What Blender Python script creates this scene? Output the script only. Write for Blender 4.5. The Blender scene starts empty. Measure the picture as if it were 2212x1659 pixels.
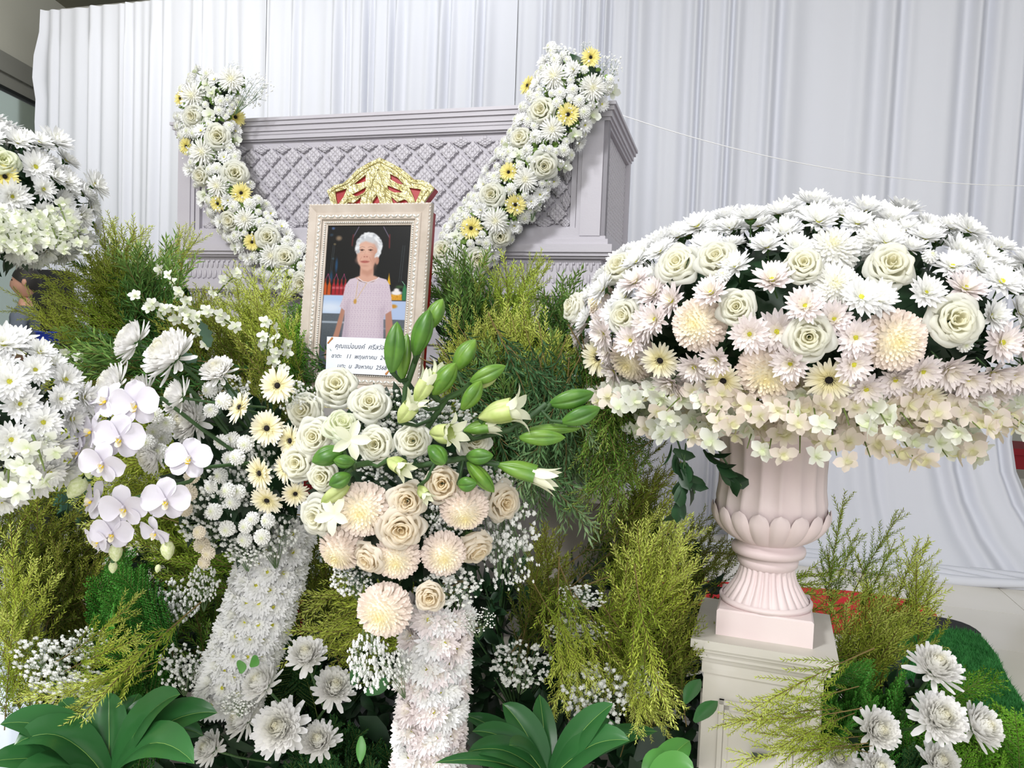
import bpy, math, random
import numpy as np
from mathutils import Vector, Matrix, Quaternion

# ------------------------------------------------------------------ camera
SC = bpy.context.scene
COL = SC.collection
CX, CY, FPX = 1106.0, 829.5, 1650.0
EYE = Vector((0, 0, 1.35))
_p, _r = math.radians(3.1), math.radians(2.1)
FWD = Vector((0, math.cos(_p), -math.sin(_p)))
_rt, _up = Vector((1, 0, 0)), Vector((0, math.sin(_p), math.cos(_p)))
RT = _rt * math.cos(_r) + _up * math.sin(_r)
UP = _up * math.cos(_r) - _rt * math.sin(_r)
cam_d = bpy.data.cameras.new('camera')
cam = bpy.data.objects.new('camera', cam_d)
COL.objects.link(cam)
cam.matrix_world = Matrix((RT, UP, -FWD)).transposed().to_4x4()
cam.location = EYE
cam_d.sensor_width = 36
cam_d.lens = FPX / 2212 * 36
cam_d.clip_start = .05
SC.camera = cam

# ------------------------------------------------------------------ light
SC.view_settings.view_transform = 'Standard'
SC.view_settings.look = 'None'
SC.view_settings.gamma = 1
SC.view_settings.use_curve_mapping = False
SC.view_settings.exposure = -0.08
W = bpy.data.worlds.new('world')
SC.world = W
W.use_nodes = True
W.node_tree.nodes['Background'].inputs[0].default_value = (.93, .96, 1, 1)
W.node_tree.nodes['Background'].inputs[1].default_value = .84


def area(name, loc, target, sx, sy, power, color):
    l = bpy.data.lights.new(name, 'AREA')
    l.shape = 'RECTANGLE'
    l.size, l.size_y, l.energy, l.color = sx, sy, power, color
    o = bpy.data.objects.new(name, l)
    COL.objects.link(o)
    o.location = loc
    o.rotation_euler = (Vector(target) - Vector(loc)).to_track_quat('-Z', 'Y').to_euler()
    return o


area('ceiling_lamp_light', (-2.2, -.4, 4.3), (.0, 3.0, 1.2), .7, .7, 175, (.97, .98, 1))
area('ceiling_panel_light', (.6, 2.4, 4.45), (.6, 2.6, 0), 3.2, 1.6, 40, (.97, .98, 1))
area('front_fill_light', (-.3, -4.2, 3.3), (.1, 2.2, .5), 4.5, 2.0, 235, (1, .985, .97))  # unseen fill added behind the camera to brighten the flower fronts
area('curtain_fill_light', (-2.0, 4.9, 4.5), (-2.4, 6.6, 1.2), 4.0, .8, 26, (.95, .97, 1))  # added fill aimed at the curtain to whiten it, stands for no lamp
area('wall_fill_light', (-3.3, 4.6, 4.5), (-4.8, 7.5, 2.8), 1.2, .6, 45, (1, .98, .93))  # added fill that lifts the dim left wall, no lamp known there

# ------------------------------------------------------------------ helpers
R = random.Random(11)
NP = np.random.RandomState(5)
PI = math.pi
TH = math.radians(15.4)
U = Vector((math.cos(TH), -math.sin(TH), 0))      # along the coffin and the curtain, to the right
V = Vector((math.sin(TH), math.cos(TH), 0))       # away from the viewer
Z = Vector((0, 0, 1))


def ray(px, py):
    return FWD + RT * ((px - CX) / FPX) - UP * ((py - CY) / FPX)


def P(px, py, y):
    d = ray(px, py)
    return EYE + d * (y / d.y)


def proj(p):
    v = Vector(p) - EYE
    k = v.dot(FWD)
    return (CX + FPX * v.dot(RT) / k, CY - FPX * v.dot(UP) / k, k)


def on_plane(px, py, p0, n):
    d = ray(px, py)
    return EYE + d * ((p0 - EYE).dot(n) / d.dot(n))


class MB:
    def __init__(s):
        s.v, s.f, s.m, s.n = [], [], [], 0

    def add(s, v, f, mat=0, M=None):
        v = np.asarray(v, float).reshape(-1, 3)
        if M is not None:
            M = np.array(M)
            v = v @ M[:3, :3].T + M[:3, 3]
        s.v.append(v)
        n = s.n
        s.f += [tuple(i + n for i in q) for q in f]
        s.m += [mat] * len(f)
        s.n += len(v)

    def box(s, lo, hi, mat=0, M=None):
        (a, b, c), (d, e, f) = lo, hi
        v = [(a, b, c), (d, b, c), (d, e, c), (a, e, c), (a, b, f), (d, b, f), (d, e, f), (a, e, f)]
        s.add(v, [(0, 3, 2, 1), (4, 5, 6, 7), (0, 1, 5, 4), (1, 2, 6, 5), (2, 3, 7, 6), (3, 0, 4, 7)], mat, M)

    def grid(s, v, nu, nv, mat=0, M=None, closed=False):
        f = []
        for i in range(nu - 1):
            for j in range(nv if closed else nv - 1):
                k = (j + 1) % nv
                f.append((i * nv + j, i * nv + k, (i + 1) * nv + k, (i + 1) * nv + j))
        s.add(v, f, mat, M)

    def lathe(s, prof, n=24, mat=0, M=None, cap=True):
        v = [(r * math.cos(2 * PI * j / n), r * math.sin(2 * PI * j / n), z) for r, z in prof for j in range(n)]
        s.grid(v, len(prof), n, mat, M, True)
        if cap:
            for i in (0, len(prof) - 1):
                if prof[i][0] > 1e-4:
                    q = [(prof[i][0] * math.cos(2 * PI * j / n), prof[i][0] * math.sin(2 * PI * j / n), prof[i][1]) for j in range(n)]
                    s.add(q, [tuple(range(n)) if i else tuple(reversed(range(n)))], mat, M)

    def tube(s, pts, rad, n=6, mat=0, M=None):
        pts = [Vector(p) for p in pts]
        if not hasattr(rad, '__len__'):
            rad = [rad] * len(pts)
        v = []
        for i, p in enumerate(pts):
            t = (pts[min(i + 1, len(pts) - 1)] - pts[max(i - 1, 0)]).normalized()
            a = t.cross(Vector((.31, .17, .93)) if abs(t.z) < .9 else Vector((1, .1, 0))).normalized()
            b = t.cross(a)
            for j in range(n):
                an = 2 * PI * j / n
                v.append(p + (a * math.cos(an) + b * math.sin(an)) * rad[i])
        s.grid([tuple(q) for q in v], len(pts), n, mat, M, True)
        s.add([tuple(q) for q in v[:n]], [tuple(range(n))], mat, M)
        s.add([tuple(q) for q in v[-n:]], [tuple(reversed(range(n)))], mat, M)

    def ball(s, c, r, nu=6, nv=8, mat=0, M=None, sq=(1, 1, 1)):
        v = []
        for i in range(nu + 1):
            a = PI * i / nu
            for j in range(nv):
                b = 2 * PI * j / nv
                v.append((c[0] + r * sq[0] * math.sin(a) * math.cos(b), c[1] + r * sq[1] * math.sin(a) * math.sin(b), c[2] + r * sq[2] * math.cos(a)))
        s.grid(v, nu + 1, nv, mat, M, True)

    def mesh(s, name, mats, smooth=True):
        me = bpy.data.meshes.new(name)
        v = np.concatenate(s.v)
        me.from_pydata(v.tolist(), [], s.f)
        for m in (mats if isinstance(mats, (list, tuple)) else [mats]):
            me.materials.append(m)
        if max(s.m):
            me.polygons.foreach_set('material_index', s.m)
        if smooth:
            me.polygons.foreach_set('use_smooth', [True] * len(me.polygons))
        return me

    def obj(s, name, mats, parent=None, smooth=True, M=None):
        return mkobj(name, s.mesh(name, mats, smooth), parent, M)


def mkobj(name, me, parent=None, M=None):
    o = bpy.data.objects.new(name, me)
    COL.objects.link(o)
    if parent is not None:
        o.parent = parent
    if M is not None:
        o.matrix_basis = M
    return o


def tag(o, label, cat, group=None, kind=None):
    o['label'] = label
    o['category'] = cat
    if group:
        o['group'] = group
    if kind:
        o['kind'] = kind
    return o


def thing(name, label, cat, M=None, group=None):
    o = bpy.data.objects.new(name, None)
    o.empty_display_size = .05
    COL.objects.link(o)
    if M is not None:
        o.matrix_basis = M
    return tag(o, label, cat, group)


def put(parts, parent):
    """parts: [(name, mesh, kind or None, sub-parts)] -> objects under parent, mesh data shared"""
    for nm, me, kind, kids in parts:
        o = mkobj(nm, me, parent)
        if kind:
            o['kind'] = kind
        put(kids, o)


def facing(loc, n, scale=1, spin=None, up=None):
    n = Vector(n).normalized()
    if up is None:
        q = n.to_track_quat('Z', 'Y')
        q = q @ Quaternion((0, 0, 1), R.uniform(0, 2 * PI) if spin is None else spin)
        M = q.to_matrix().to_4x4()
    else:
        x = Vector(up).cross(n).normalized()
        M = Matrix((x, n.cross(x), n)).transposed().to_4x4()
    return Matrix.Translation(loc) @ M @ Matrix.Scale(scale, 4)


def frame_m(loc, x, y, z):
    M = Matrix((x, y, z)).transposed().to_4x4()
    M.translation = loc
    return M


def RX(a): return Matrix.Rotation(a, 4, 'X')
def RY(a): return Matrix.Rotation(a, 4, 'Y')
def RZ(a): return Matrix.Rotation(a, 4, 'Z')
def T(x, y, z): return Matrix.Translation((x, y, z))


# ------------------------------------------------------------------ materials
def nodes(name):
    m = bpy.data.materials.new(name)
    m.use_nodes = True
    nt = m.node_tree
    return m, nt, nt.nodes['Principled BSDF'], nt.nodes['Material Output']


def rgb(h):
    """sRGB hex -> linear"""
    c = [int(h[i:i + 2], 16) / 255 for i in (0, 2, 4)]
    return tuple(x / 12.92 if x <= .04045 else ((x + .055) / 1.055) ** 2.4 for x in c) + (1,)


def plain(name, h, rough=.6, h2=None, scale=8, bump=0, bscale=40, metal=0, spec=.5, transl=0, objvar=.0):
    m, nt, b, out = nodes(name)
    N, L = nt.nodes, nt.links
    b.inputs['Roughness'].default_value = rough
    b.inputs['Metallic'].default_value = metal
    b.inputs['Specular IOR Level'].default_value = spec
    col = None
    if h2:
        tc = N.new('ShaderNodeTexCoord')
        no = N.new('ShaderNodeTexNoise')
        no.inputs['Scale'].default_value = scale
        no.inputs['Detail'].default_value = 3
        L.new(tc.outputs['Object'], no.inputs['Vector'])
        cr = N.new('ShaderNodeValToRGB')
        cr.color_ramp.elements[0].position, cr.color_ramp.elements[1].position = .35, .65
        cr.color_ramp.elements[0].color, cr.color_ramp.elements[1].color = rgb(h), rgb(h2)
        L.new(no.outputs['Fac'], cr.inputs[0])
        col = cr.outputs[0]
    if objvar:
        oi = N.new('ShaderNodeObjectInfo')
        hs = N.new('ShaderNodeHueSaturation')
        ma = N.new('ShaderNodeMapRange')
        ma.inputs['To Min'].default_value, ma.inputs['To Max'].default_value = 1 - objvar, 1 + objvar
        L.new(oi.outputs['Random'], ma.inputs['Value'])
        L.new(ma.outputs[0], hs.inputs['Value'])
        if col is not None:
            L.new(col, hs.inputs['Color'])
        else:
            hs.inputs['Color'].default_value = rgb(h)
        col = hs.outputs[0]
    if col is not None:
        L.new(col, b.inputs['Base Color'])
    else:
        b.inputs['Base Color'].default_value = rgb(h)
    if bump:
        no = N.new('ShaderNodeTexNoise')
        no.inputs['Scale'].default_value = bscale
        tc = N.new('ShaderNodeTexCoord')
        L.new(tc.outputs['Object'], no.inputs['Vector'])
        bp = N.new('ShaderNodeBump')
        bp.inputs['Strength'].default_value = bump
        bp.inputs['Distance'].default_value = .01
        L.new(no.outputs['Fac'], bp.inputs['Height'])
        L.new(bp.outputs[0], b.inputs['Normal'])
    if transl:
        tr = N.new('ShaderNodeBsdfTranslucent')
        if col is not None:
            L.new(col, tr.inputs['Color'])
        else:
            tr.inputs['Color'].default_value = rgb(h)
        mx = N.new('ShaderNodeMixShader')
        mx.inputs[0].default_value = transl
        L.new(b.outputs[0], mx.inputs[1])
        L.new(tr.outputs[0], mx.inputs[2])
        L.new(mx.outputs[0], out.inputs['Surface'])
    return m


def radial(name, stops, axis='len', rough=.6, transl=.28, lo=0, hi=1, objvar=.03):
    """petal colour by distance from the flower's axis (or by height) in the flower's own space"""
    m, nt, b, out = nodes(name)
    N, L = nt.nodes, nt.links
    b.inputs['Roughness'].default_value = rough
    b.inputs['Specular IOR Level'].default_value = .25
    tc = N.new('ShaderNodeTexCoord')
    if axis == 'len':
        ml = N.new('ShaderNodeVectorMath')
        ml.operation = 'MULTIPLY'
        ml.inputs[1].default_value = (1, 1, 0)
        L.new(tc.outputs['Object'], ml.inputs[0])
        vl = N.new('ShaderNodeVectorMath')
        vl.operation = 'LENGTH'
        L.new(ml.outputs[0], vl.inputs[0])
        val = vl.outputs['Value']
    else:
        sx = N.new('ShaderNodeSeparateXYZ')
        L.new(tc.outputs['Object'], sx.inputs[0])
        val = sx.outputs[axis]
    mr = N.new('ShaderNodeMapRange')
    mr.inputs['From Min'].default_value, mr.inputs['From Max'].default_value = lo, hi
    L.new(val, mr.inputs['Value'])
    cr = N.new('ShaderNodeValToRGB')
    e = cr.color_ramp.elements
    e[0].position, e[0].color = stops[0][0], rgb(stops[0][1])
    e[1].position, e[1].color = stops[-1][0], rgb(stops[-1][1])
    for p, c in stops[1:-1]:
        x = e.new(p)
        x.color = rgb(c)
    L.new(mr.outputs[0], cr.inputs[0])
    oi = N.new('ShaderNodeObjectInfo')
    hs = N.new('ShaderNodeHueSaturation')
    ma = N.new('ShaderNodeMapRange')
    ma.inputs['To Min'].default_value, ma.inputs['To Max'].default_value = 1 - objvar, 1 + objvar * .3
    L.new(oi.outputs['Random'], ma.inputs['Value'])
    L.new(ma.outputs[0], hs.inputs['Value'])
    L.new(cr.outputs[0], hs.inputs['Color'])
    L.new(hs.outputs[0], b.inputs['Base Color'])
    tr = N.new('ShaderNodeBsdfTranslucent')
    L.new(hs.outputs[0], tr.inputs['Color'])
    mx = N.new('ShaderNodeMixShader')
    mx.inputs[0].default_value = transl
    L.new(b.outputs[0], mx.inputs[1])
    L.new(tr.outputs[0], mx.inputs[2])
    L.new(mx.outputs[0], out.inputs['Surface'])
    return m


M = {}
M['petal_white'] = radial('petal_white', [(0, 'f9f9ee'), (.35, 'fafaf8'), (1, 'f9f9fb')])
M['petal_bowl'] = radial('petal_bowl', [(0, 'fbf8e6'), (.3, 'fcfbf6'), (1, 'fbfafc')], transl=.42)
M['petal_blush_uplit'] = radial('petal_blush_uplit', [(0, 'f7f1de'), (.4, 'f7f0ee'), (1, 'f5ecee')])  # faint own blush plus pink light from below put into the petal colour
M['disc_yellow'] = plain('disc_yellow', 'd9d24a', .8, 'b7bb3a', 30, objvar=.1)
M['calyx_green'] = plain('calyx_green', '4f7536', .6, '35572a', 12, transl=.1)
M['stem_green'] = plain('stem_green', '3f6030', .55, '2d4a26', 12)
M['peach'] = radial('peach', [(0, 'f7eab4'), (.3, 'f8eed2'), (.65, 'f7ebe0'), (1, 'f6e8e2')], transl=.22)
M['pompon_white'] = radial('pompon_white', [(0, 'f3efc8'), (.3, 'f6f5ee'), (1, 'f6f6f5')])
M['button_white'] = radial('button_white', [(0, 'dfe7b0'), (.22, 'f1f2e2'), (.5, 'f6f6f3'), (1, 'f5f5f4')])
M['button_cream'] = radial('button_cream', [(0, 'e8dcb0'), (.4, 'efe6d2'), (1, 'ece2d2')])
M['rose'] = radial('rose', [(0, 'f7f3d8'), (.45, 'f8f7ea'), (1, 'f8f8f1')], transl=.52)
M['rose_blush'] = radial('rose_blush', [(0, 'f6e8c6'), (.4, 'f8eeda'), (1, 'f7f1e6')], transl=.52)
M['rose_green'] = radial('rose_green', [(0, 'f2f4d2'), (.45, 'f5f7e2'), (1, 'f1f6e4')], transl=.52)
M['gerbera'] = radial('gerbera', [(0, 'efe2a0'), (.35, 'f5edc0'), (.7, 'f7f1da'), (1, 'f7f3e4')])
M['gerbera_yellow'] = radial('gerbera_yellow', [(0, 'e6d66a'), (.4, 'f2e68e'), (1, 'f4ecb0')])
M['gerbera_peach'] = radial('gerbera_peach', [(0, 'efd09a'), (.4, 'f5dcb4'), (1, 'f5e0c6')])
M['eye_black'] = plain('eye_black', '120b08', .9)
M['eye_brown'] = plain('eye_brown', '6b5128', .9)
M['orchid'] = radial('orchid', [(0, 'd8d2de'), (.5, 'e0dce7'), (1, 'e4e0ea')], transl=.22)
M['lip_yellow'] = plain('lip_yellow', 'f0cf2a', .5)
M['lip_white'] = plain('lip_white', 'f3edd8', .5, transl=.2)
M['dendro'] = radial('dendro', [(0, 'e2ecc0'), (.35, 'f0f3e2'), (1, 'f5f6f2')], transl=.3)
M['dendro_blush_uplit'] = radial('dendro_blush_uplit', [(0, 'e4e3b0'), (.4, 'efe6d6'), (1, 'f0e2dc')], transl=.3)  # pink light from below mixed into the florets' own pale tint
M['bud_green'] = plain('bud_green', 'c5cf92', .5, 'dde2bc', 4, transl=.15)
M['lily_green'] = plain('lily_green', '55802b', .4, '759a38', 2.2, transl=.08)
M['lily_deep'] = plain('lily_deep', '427026', .4, '5f8c34', 2.2, transl=.08)
M['lily_pale'] = plain('lily_pale', 'a6ba62', .45, 'd6dca0', 1.6, transl=.15)
M['lily_open'] = plain('lily_open', 'eef0d6', .45, transl=.25)
M['gyp'] = plain('gyp', 'f4f5f2', .7, transl=.2)
M['gyp_stem'] = plain('gyp_stem', '5f7850', .7)
M['strap'] = plain('strap', '28592e', .28, '3a733b', 3, spec=.5, transl=.06)
M['strap_pale'] = plain('strap_pale', '4f8f42', .35, '5f9a48', 3, transl=.08)
M['leaf_dark'] = plain('leaf_dark', '142c18', .45, '254628', 6, transl=.08, objvar=.2)
M['midrib'] = plain('midrib', '8fb45e', .45)
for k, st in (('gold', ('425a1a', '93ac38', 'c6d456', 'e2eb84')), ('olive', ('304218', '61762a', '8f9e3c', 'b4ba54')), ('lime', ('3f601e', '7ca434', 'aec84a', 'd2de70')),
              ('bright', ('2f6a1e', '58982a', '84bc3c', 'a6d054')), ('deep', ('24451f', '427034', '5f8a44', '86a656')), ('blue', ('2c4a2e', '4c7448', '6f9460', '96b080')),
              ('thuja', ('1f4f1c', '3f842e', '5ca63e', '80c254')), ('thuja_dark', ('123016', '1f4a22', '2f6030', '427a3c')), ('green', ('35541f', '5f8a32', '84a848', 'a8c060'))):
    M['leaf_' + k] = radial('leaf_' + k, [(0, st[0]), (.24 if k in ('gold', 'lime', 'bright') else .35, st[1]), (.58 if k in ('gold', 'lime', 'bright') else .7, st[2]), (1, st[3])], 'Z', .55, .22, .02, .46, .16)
M['twig_brown'] = plain('twig_brown', '6a5a30', .8)
M['twig_green'] = plain('twig_green', '5d6e30', .7)

# ------------------------------------------------------------------ petals and flowers (radius 1, facing +Z)
def petal(L, w, n=4, base=.35, tip=.25, peak=.6, curl=0., cup=.12, z0=0.):
    """strip along +X: half width w, bends up by curl radians along its length"""
    v, x, z = [], 0., z0
    for i in range(n + 1):
        t = i / n
        if i:
            a = curl * (t - .5 / n)
            x += L / n * math.cos(a)
            z += L / n * math.sin(a)
        hw = w * (base + (1 - base) * math.sin(PI / 2 * min(1, t / peak)) if t < peak else 1 - (1 - tip) * ((t - peak) / (1 - peak)) ** 2)
        v += [(x, -hw, z + cup * hw), (x, 0, z - cup * hw * .3), (x, hw, z + cup * hw)]
    f = []
    for i in range(n):
        for j in range(2):
            f.append((i * 3 + j, i * 3 + 3 + j, i * 3 + 4 + j, i * 3 + 1 + j))
    return np.array(v), f


def ring(mb, cnt, L, w, tilt, r0=.06, z0=0., jit=.12, seed=0, mat=0, ph=0., **k):
    rr = random.Random(seed)
    for i in range(cnt):
        a = 2 * PI * (i + ph + rr.uniform(-.22, .22)) / cnt
        l = L * rr.uniform(1 - jit, 1 + jit * .5)
        kk = dict(k)
        kk['curl'] = k.get('curl', 0) + rr.uniform(-.2, .2)
        v, f = petal(l, w * rr.uniform(.85, 1.1), **kk)
        mb.add(v, f, mat, RZ(a) @ T(r0, 0, z0) @ RY(-(tilt + rr.uniform(-.14, .14))) @ RX(rr.uniform(-.3, .3)))


def stem_mesh(L=1.2, r=.045, bend=.15):
    mb = MB()
    mb.tube([(0, 0, -.15), (bend * .3, 0, -L * .5), (bend, 0, -L)], [r, r * .9, r * .9], 6)
    return mb.mesh('stem', M['stem_green'])


def calyx_mesh(r=.3, h=.28):
    mb = MB()
    mb.lathe([(.03, -h - .05), (r * .5, -h * .9), (r * .95, -h * .35), (r, 0)], 10, cap=False)
    return mb.mesh('calyx', M['calyx_green'])


STEM, CALYX = stem_mesh(), calyx_mesh()
STEM_LONG = stem_mesh(4.2, .07, .5)


def daisy(seed, pm, n=(21, 19, 14), cupped=0.):
    a, b, d = MB(), MB(), MB()
    ring(a, n[0], 1, .135, .10 + cupped, .08, 0, seed=seed, curl=.25, cup=.25, tip=.2)
    ring(b, n[1], .84, .125, .36 + cupped, .07, .03, seed=seed + 1, curl=.3, cup=.25, tip=.2, ph=.5)
    ring(b, n[2], .6, .105, .72 + cupped, .05, .06, seed=seed + 2, curl=.25, cup=.25, tip=.2)
    d.ball((0, 0, .05), .17, 4, 10, sq=(1, 1, .75))
    rr = random.Random(seed)
    for i in range(16):
        an, q = i * 2.4, .15 * math.sqrt(i / 16)
        d.ball((q * math.cos(an), q * math.sin(an), .17 - q * .35), .035, 2, 4)
    return [('outer_petals', a.mesh('outer_petals', pm), None, []), ('inner_petals', b.mesh('inner_petals', pm), None, []),
            ('disc', d.mesh('disc', M['disc_yellow']), None, []), ('calyx', CALYX, None, []), ('stem', STEM, None, [])]


def ballmum(seed, pm, n=210, L=.34, w=.085, core=.66, cover=2.35, out=.8, curl=.9, squash=.85, loose=0):
    o, inn = MB(), MB()
    rr = random.Random(seed)
    inn.ball((0, 0, 0), core * .96, 8, 14, sq=(1, 1, squash))
    for i in range(n):
        t = (i + .5) / n
        th = cover * t ** .62 + .02
        ph = i * 2.39996 + rr.uniform(-.1, .1)
        d = Vector((math.sin(th) * math.cos(ph), math.sin(th) * math.sin(ph), math.cos(th)))
        tang = Vector((math.cos(th) * math.cos(ph), math.cos(th) * math.sin(ph), -math.sin(th)))
        mixx = out * (.55 + .45 * (1 - t))
        x = (d * mixx + tang * (1 - mixx * .55) + Vector((rr.uniform(-.15, .15),) * 3)).normalized()
        nn = (d - x * d.dot(x)).normalized()
        y = nn.cross(x)
        l = L * (.45 + .55 * min(1, t * 2.6)) * rr.uniform(.85, 1.12)
        if loose and t > .8:
            l *= 1 + loose * (t - .8) * 5
        v, f = petal(l, w * (.6 + .4 * min(1, t * 3)), 3, base=.55, tip=.35, peak=.7, curl=curl * rr.uniform(.6, 1.2), cup=.35)
        p = Vector((d.x, d.y, d.z * squash)) * core * .93
        (inn if t < .16 else o).add(v, f, 0, frame_m(p, x, y, nn))
    return [('outer_petals', o.mesh('outer_petals', pm), None, []), ('heart', inn.mesh('heart', pm), None, []),
            ('calyx', CALYX, None, []), ('stem', STEM, None, [])]


def bigmum(seed, pm, lift=0.):
    """florist's standard chrysanthemum: an open bowl of many petals, long loose ones underneath"""
    o, inn = MB(), MB()
    rr = random.Random(seed)
    n = 300
    for i in range(n):
        t = (i + .5) / n
        ph = i * 2.39996 + rr.uniform(-.12, .12)
        # attached on a low cone; the inner ones stand up and bend inwards, the outer ones spread
        tilt = 1.3 - 1.1 * t ** 1.1 + rr.uniform(-.1, .1) + lift
        l = (.5 + .44 * t) * rr.uniform(.88, 1.08)
        if t > .95:
            tilt -= rr.uniform(.1, .6)
        v, f = petal(l, .08 + .045 * t, 4, base=.45, tip=.5, peak=.72, curl=(.95 - .5 * t) * rr.uniform(.7, 1.25), cup=.4)
        (inn if t < .35 else o).add(v, f, 0, RZ(ph) @ T(.02 + .16 * t, 0, .1 - .3 * t) @ RY(-tilt) @ RX(rr.uniform(-.2, .2)))
    c = MB()
    c.lathe([(.02, -.34), (.2, -.3), (.33, -.12), (.36, .02)], 10, cap=False)
    return [('outer_petals', o.mesh('outer_petals', pm), None, []), ('inner_petals', inn.mesh('inner_petals', pm), None, []),
            ('calyx', c.mesh('calyx', M['calyx_green']), None, []), ('stem', STEM_LONG, None, [])]


def gerbera(seed, pm):
    a, b, e, k = MB(), MB(), MB(), MB()
    ring(a, 25, .94, .095, .05, .08, 0, seed=seed, curl=.05, cup=.1, tip=.35, peak=.7, n=4)
    ring(b, 24, .84, .085, .17, .08, .03, seed=seed + 1, curl=.02, cup=.1, tip=.35, peak=.7, ph=.5)
    ring(b, 30, .32, .03, .55, .16, .04, seed=seed + 2, cup=.1, n=2)
    e.ball((0, 0, .04), .17, 5, 12, sq=(1, 1, .55))
    rr = random.Random(seed)
    for i in range(34):
        an, q = i * 2.4, .2 * math.sqrt((i + 1) / 34)
        e.add(*petal(.09, .015, 2), 0, T(q * math.cos(an), q * math.sin(an), .1 - q * .2) @ RZ(an) @ RY(-1.0))
    for i in range(28):
        an = 2 * PI * i / 28
        k.add(*petal(.08, .016, 2), 0, T(.23 * math.cos(an), .23 * math.sin(an), .05) @ RZ(an) @ RY(-.9))
    return [('outer_petals', a.mesh('outer_petals', pm), None, []), ('inner_petals', b.mesh('inner_petals', pm), None, []),
            ('eye', e.mesh('eye', M['eye_black']), None, []), ('eye_ring', k.mesh('eye_ring', M['eye_brown']), None, []),
            ('calyx', CALYX, None, []), ('stem', STEM, None, [])]


def rpetal(mb, az, span, prof, drop=.18, wave=.03, rr=R, nu=7, mat=0, lean=0.):
    """rose petal: part of a surface of revolution with profile [(r, z)...], rounded rim, leaning out by itself"""
    nv = len(prof)
    v = []
    w1, w2 = rr.uniform(0, 6), rr.uniform(0, 6)
    ca, sa = math.cos(az), math.sin(az)
    z0 = prof[0][1]
    for i in range(nu):
        s = -1 + 2 * i / (nu - 1)
        for j, (r, z) in enumerate(prof):
            t = j / (nv - 1)
            sp = span * (.4 + .6 * min(1, t * 2.0)) * (1 - .25 * max(0, t - .6) / .4)
            a = az + s * sp
            # the sides of a petal lie a little further in than its middle
            q = r * (1 + .07 * math.sin(w1 + 3 * s) * t) * (1 - .10 * s * s * t) + wave * t * math.sin(w2 + 4.3 * s)
            zz = z - drop * abs(s) ** 2.4 * t ** 1.5 + wave * t * math.cos(w1 + 5 * s)
            x, y = q * math.cos(a), q * math.sin(a)
            h = lean * (zz - z0)
            v.append((x + ca * h, y + sa * h, zz))
    mb.grid(v, nu, nv, mat)


def rose(seed, pm, opened=1.0):
    rr = random.Random(seed)
    # whorls: petals, half span, rim radius, rim height, outer rim radius, how far the rim hangs down
    wh = [(2, 1.7, .10, .50, .13, .0), (3, 1.35, .20, .53, .27, .01), (4, 1.1, .31, .52, .40, .02), (5, .92, .44, .47, .56, .04),
          (5, .85, .58, .38, .74, .08), (5, .82, .72, .24, .92, .11), (4, .95, .84, .06, 1.06, .15)]
    h = MB()
    parts = []
    for k, (n, sp, r, zt_, ro, hang) in enumerate(wh):
        az0 = rr.uniform(0, 6)
        for i in range(n):
            zz = zt_ + rr.uniform(-.05, .05)
            r2, o2 = r * rr.uniform(.92, 1.06), ro * rr.uniform(.95, 1.07) * (opened if k > 4 else 1)
            zb = -.25 - .07 * k
            prof = [(.05 + .015 * k, zb), (r2 * .72, zb + (zz - zb) * .3), (r2 * .97, zb + (zz - zb) * .7), (r2, zz - .03), ((r2 + o2) / 2, zz + .015), (o2 * .97, zz - hang * .4), (o2, zz - hang)]
            m = h if k < 5 else MB()
            rpetal(m, az0 + 2 * PI * i / n + rr.uniform(-.2, .2), sp, prof, .1 + .02 * k, .012 + .006 * k, rr, 9, 0, rr.uniform(-.06, .14))
            if k >= 5:
                parts.append(('petal', m.mesh('rose_petal', pm), None, []))
    parts.insert(0, ('heart', h.mesh('heart', pm), None, []))
    c = MB()
    c.lathe([(.03, -.95), (.14, -.85), (.2, -.7), (.12, -.6)], 8, cap=False)
    for i in range(5):
        v, f = petal(.6, .08, 4, tip=.05, curl=-.4)
        c.add(v, f, 0, RZ(i * 1.257) @ T(.1, 0, -.72) @ RY(-.45))
    parts += [('calyx', c.mesh('calyx', M['calyx_green']), None, []),
              ('stem', stem_mesh(2.2, .055, .2), None, [])]
    return parts


def tepal(L, w, base=.3, peak=.55, tip=.1, bend=.2, cup=.15, wave=.0, nu=6, nw=5, ph=0., mat=0, mb=None, M_=None):
    v = []
    for i in range(nu):
        t = i / (nu - 1)
        hw = w * (base + (1 - base) * math.sin(PI / 2 * t / peak) if t < peak else math.sqrt(max(0, 1 - ((t - peak) / (1 - peak)) ** 2)) * (1 - tip) + tip)
        for j in range(nw):
            s = -1 + 2 * j / (nw - 1)
            v.append((L * t * math.cos(bend * t * .5), hw * s, -bend * L * t * t * .5 + cup * hw * s * s + wave * math.sin(6 * t + 3 * s + ph) * t))
    mb.grid(v, nu, nw, mat, M_)


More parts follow.
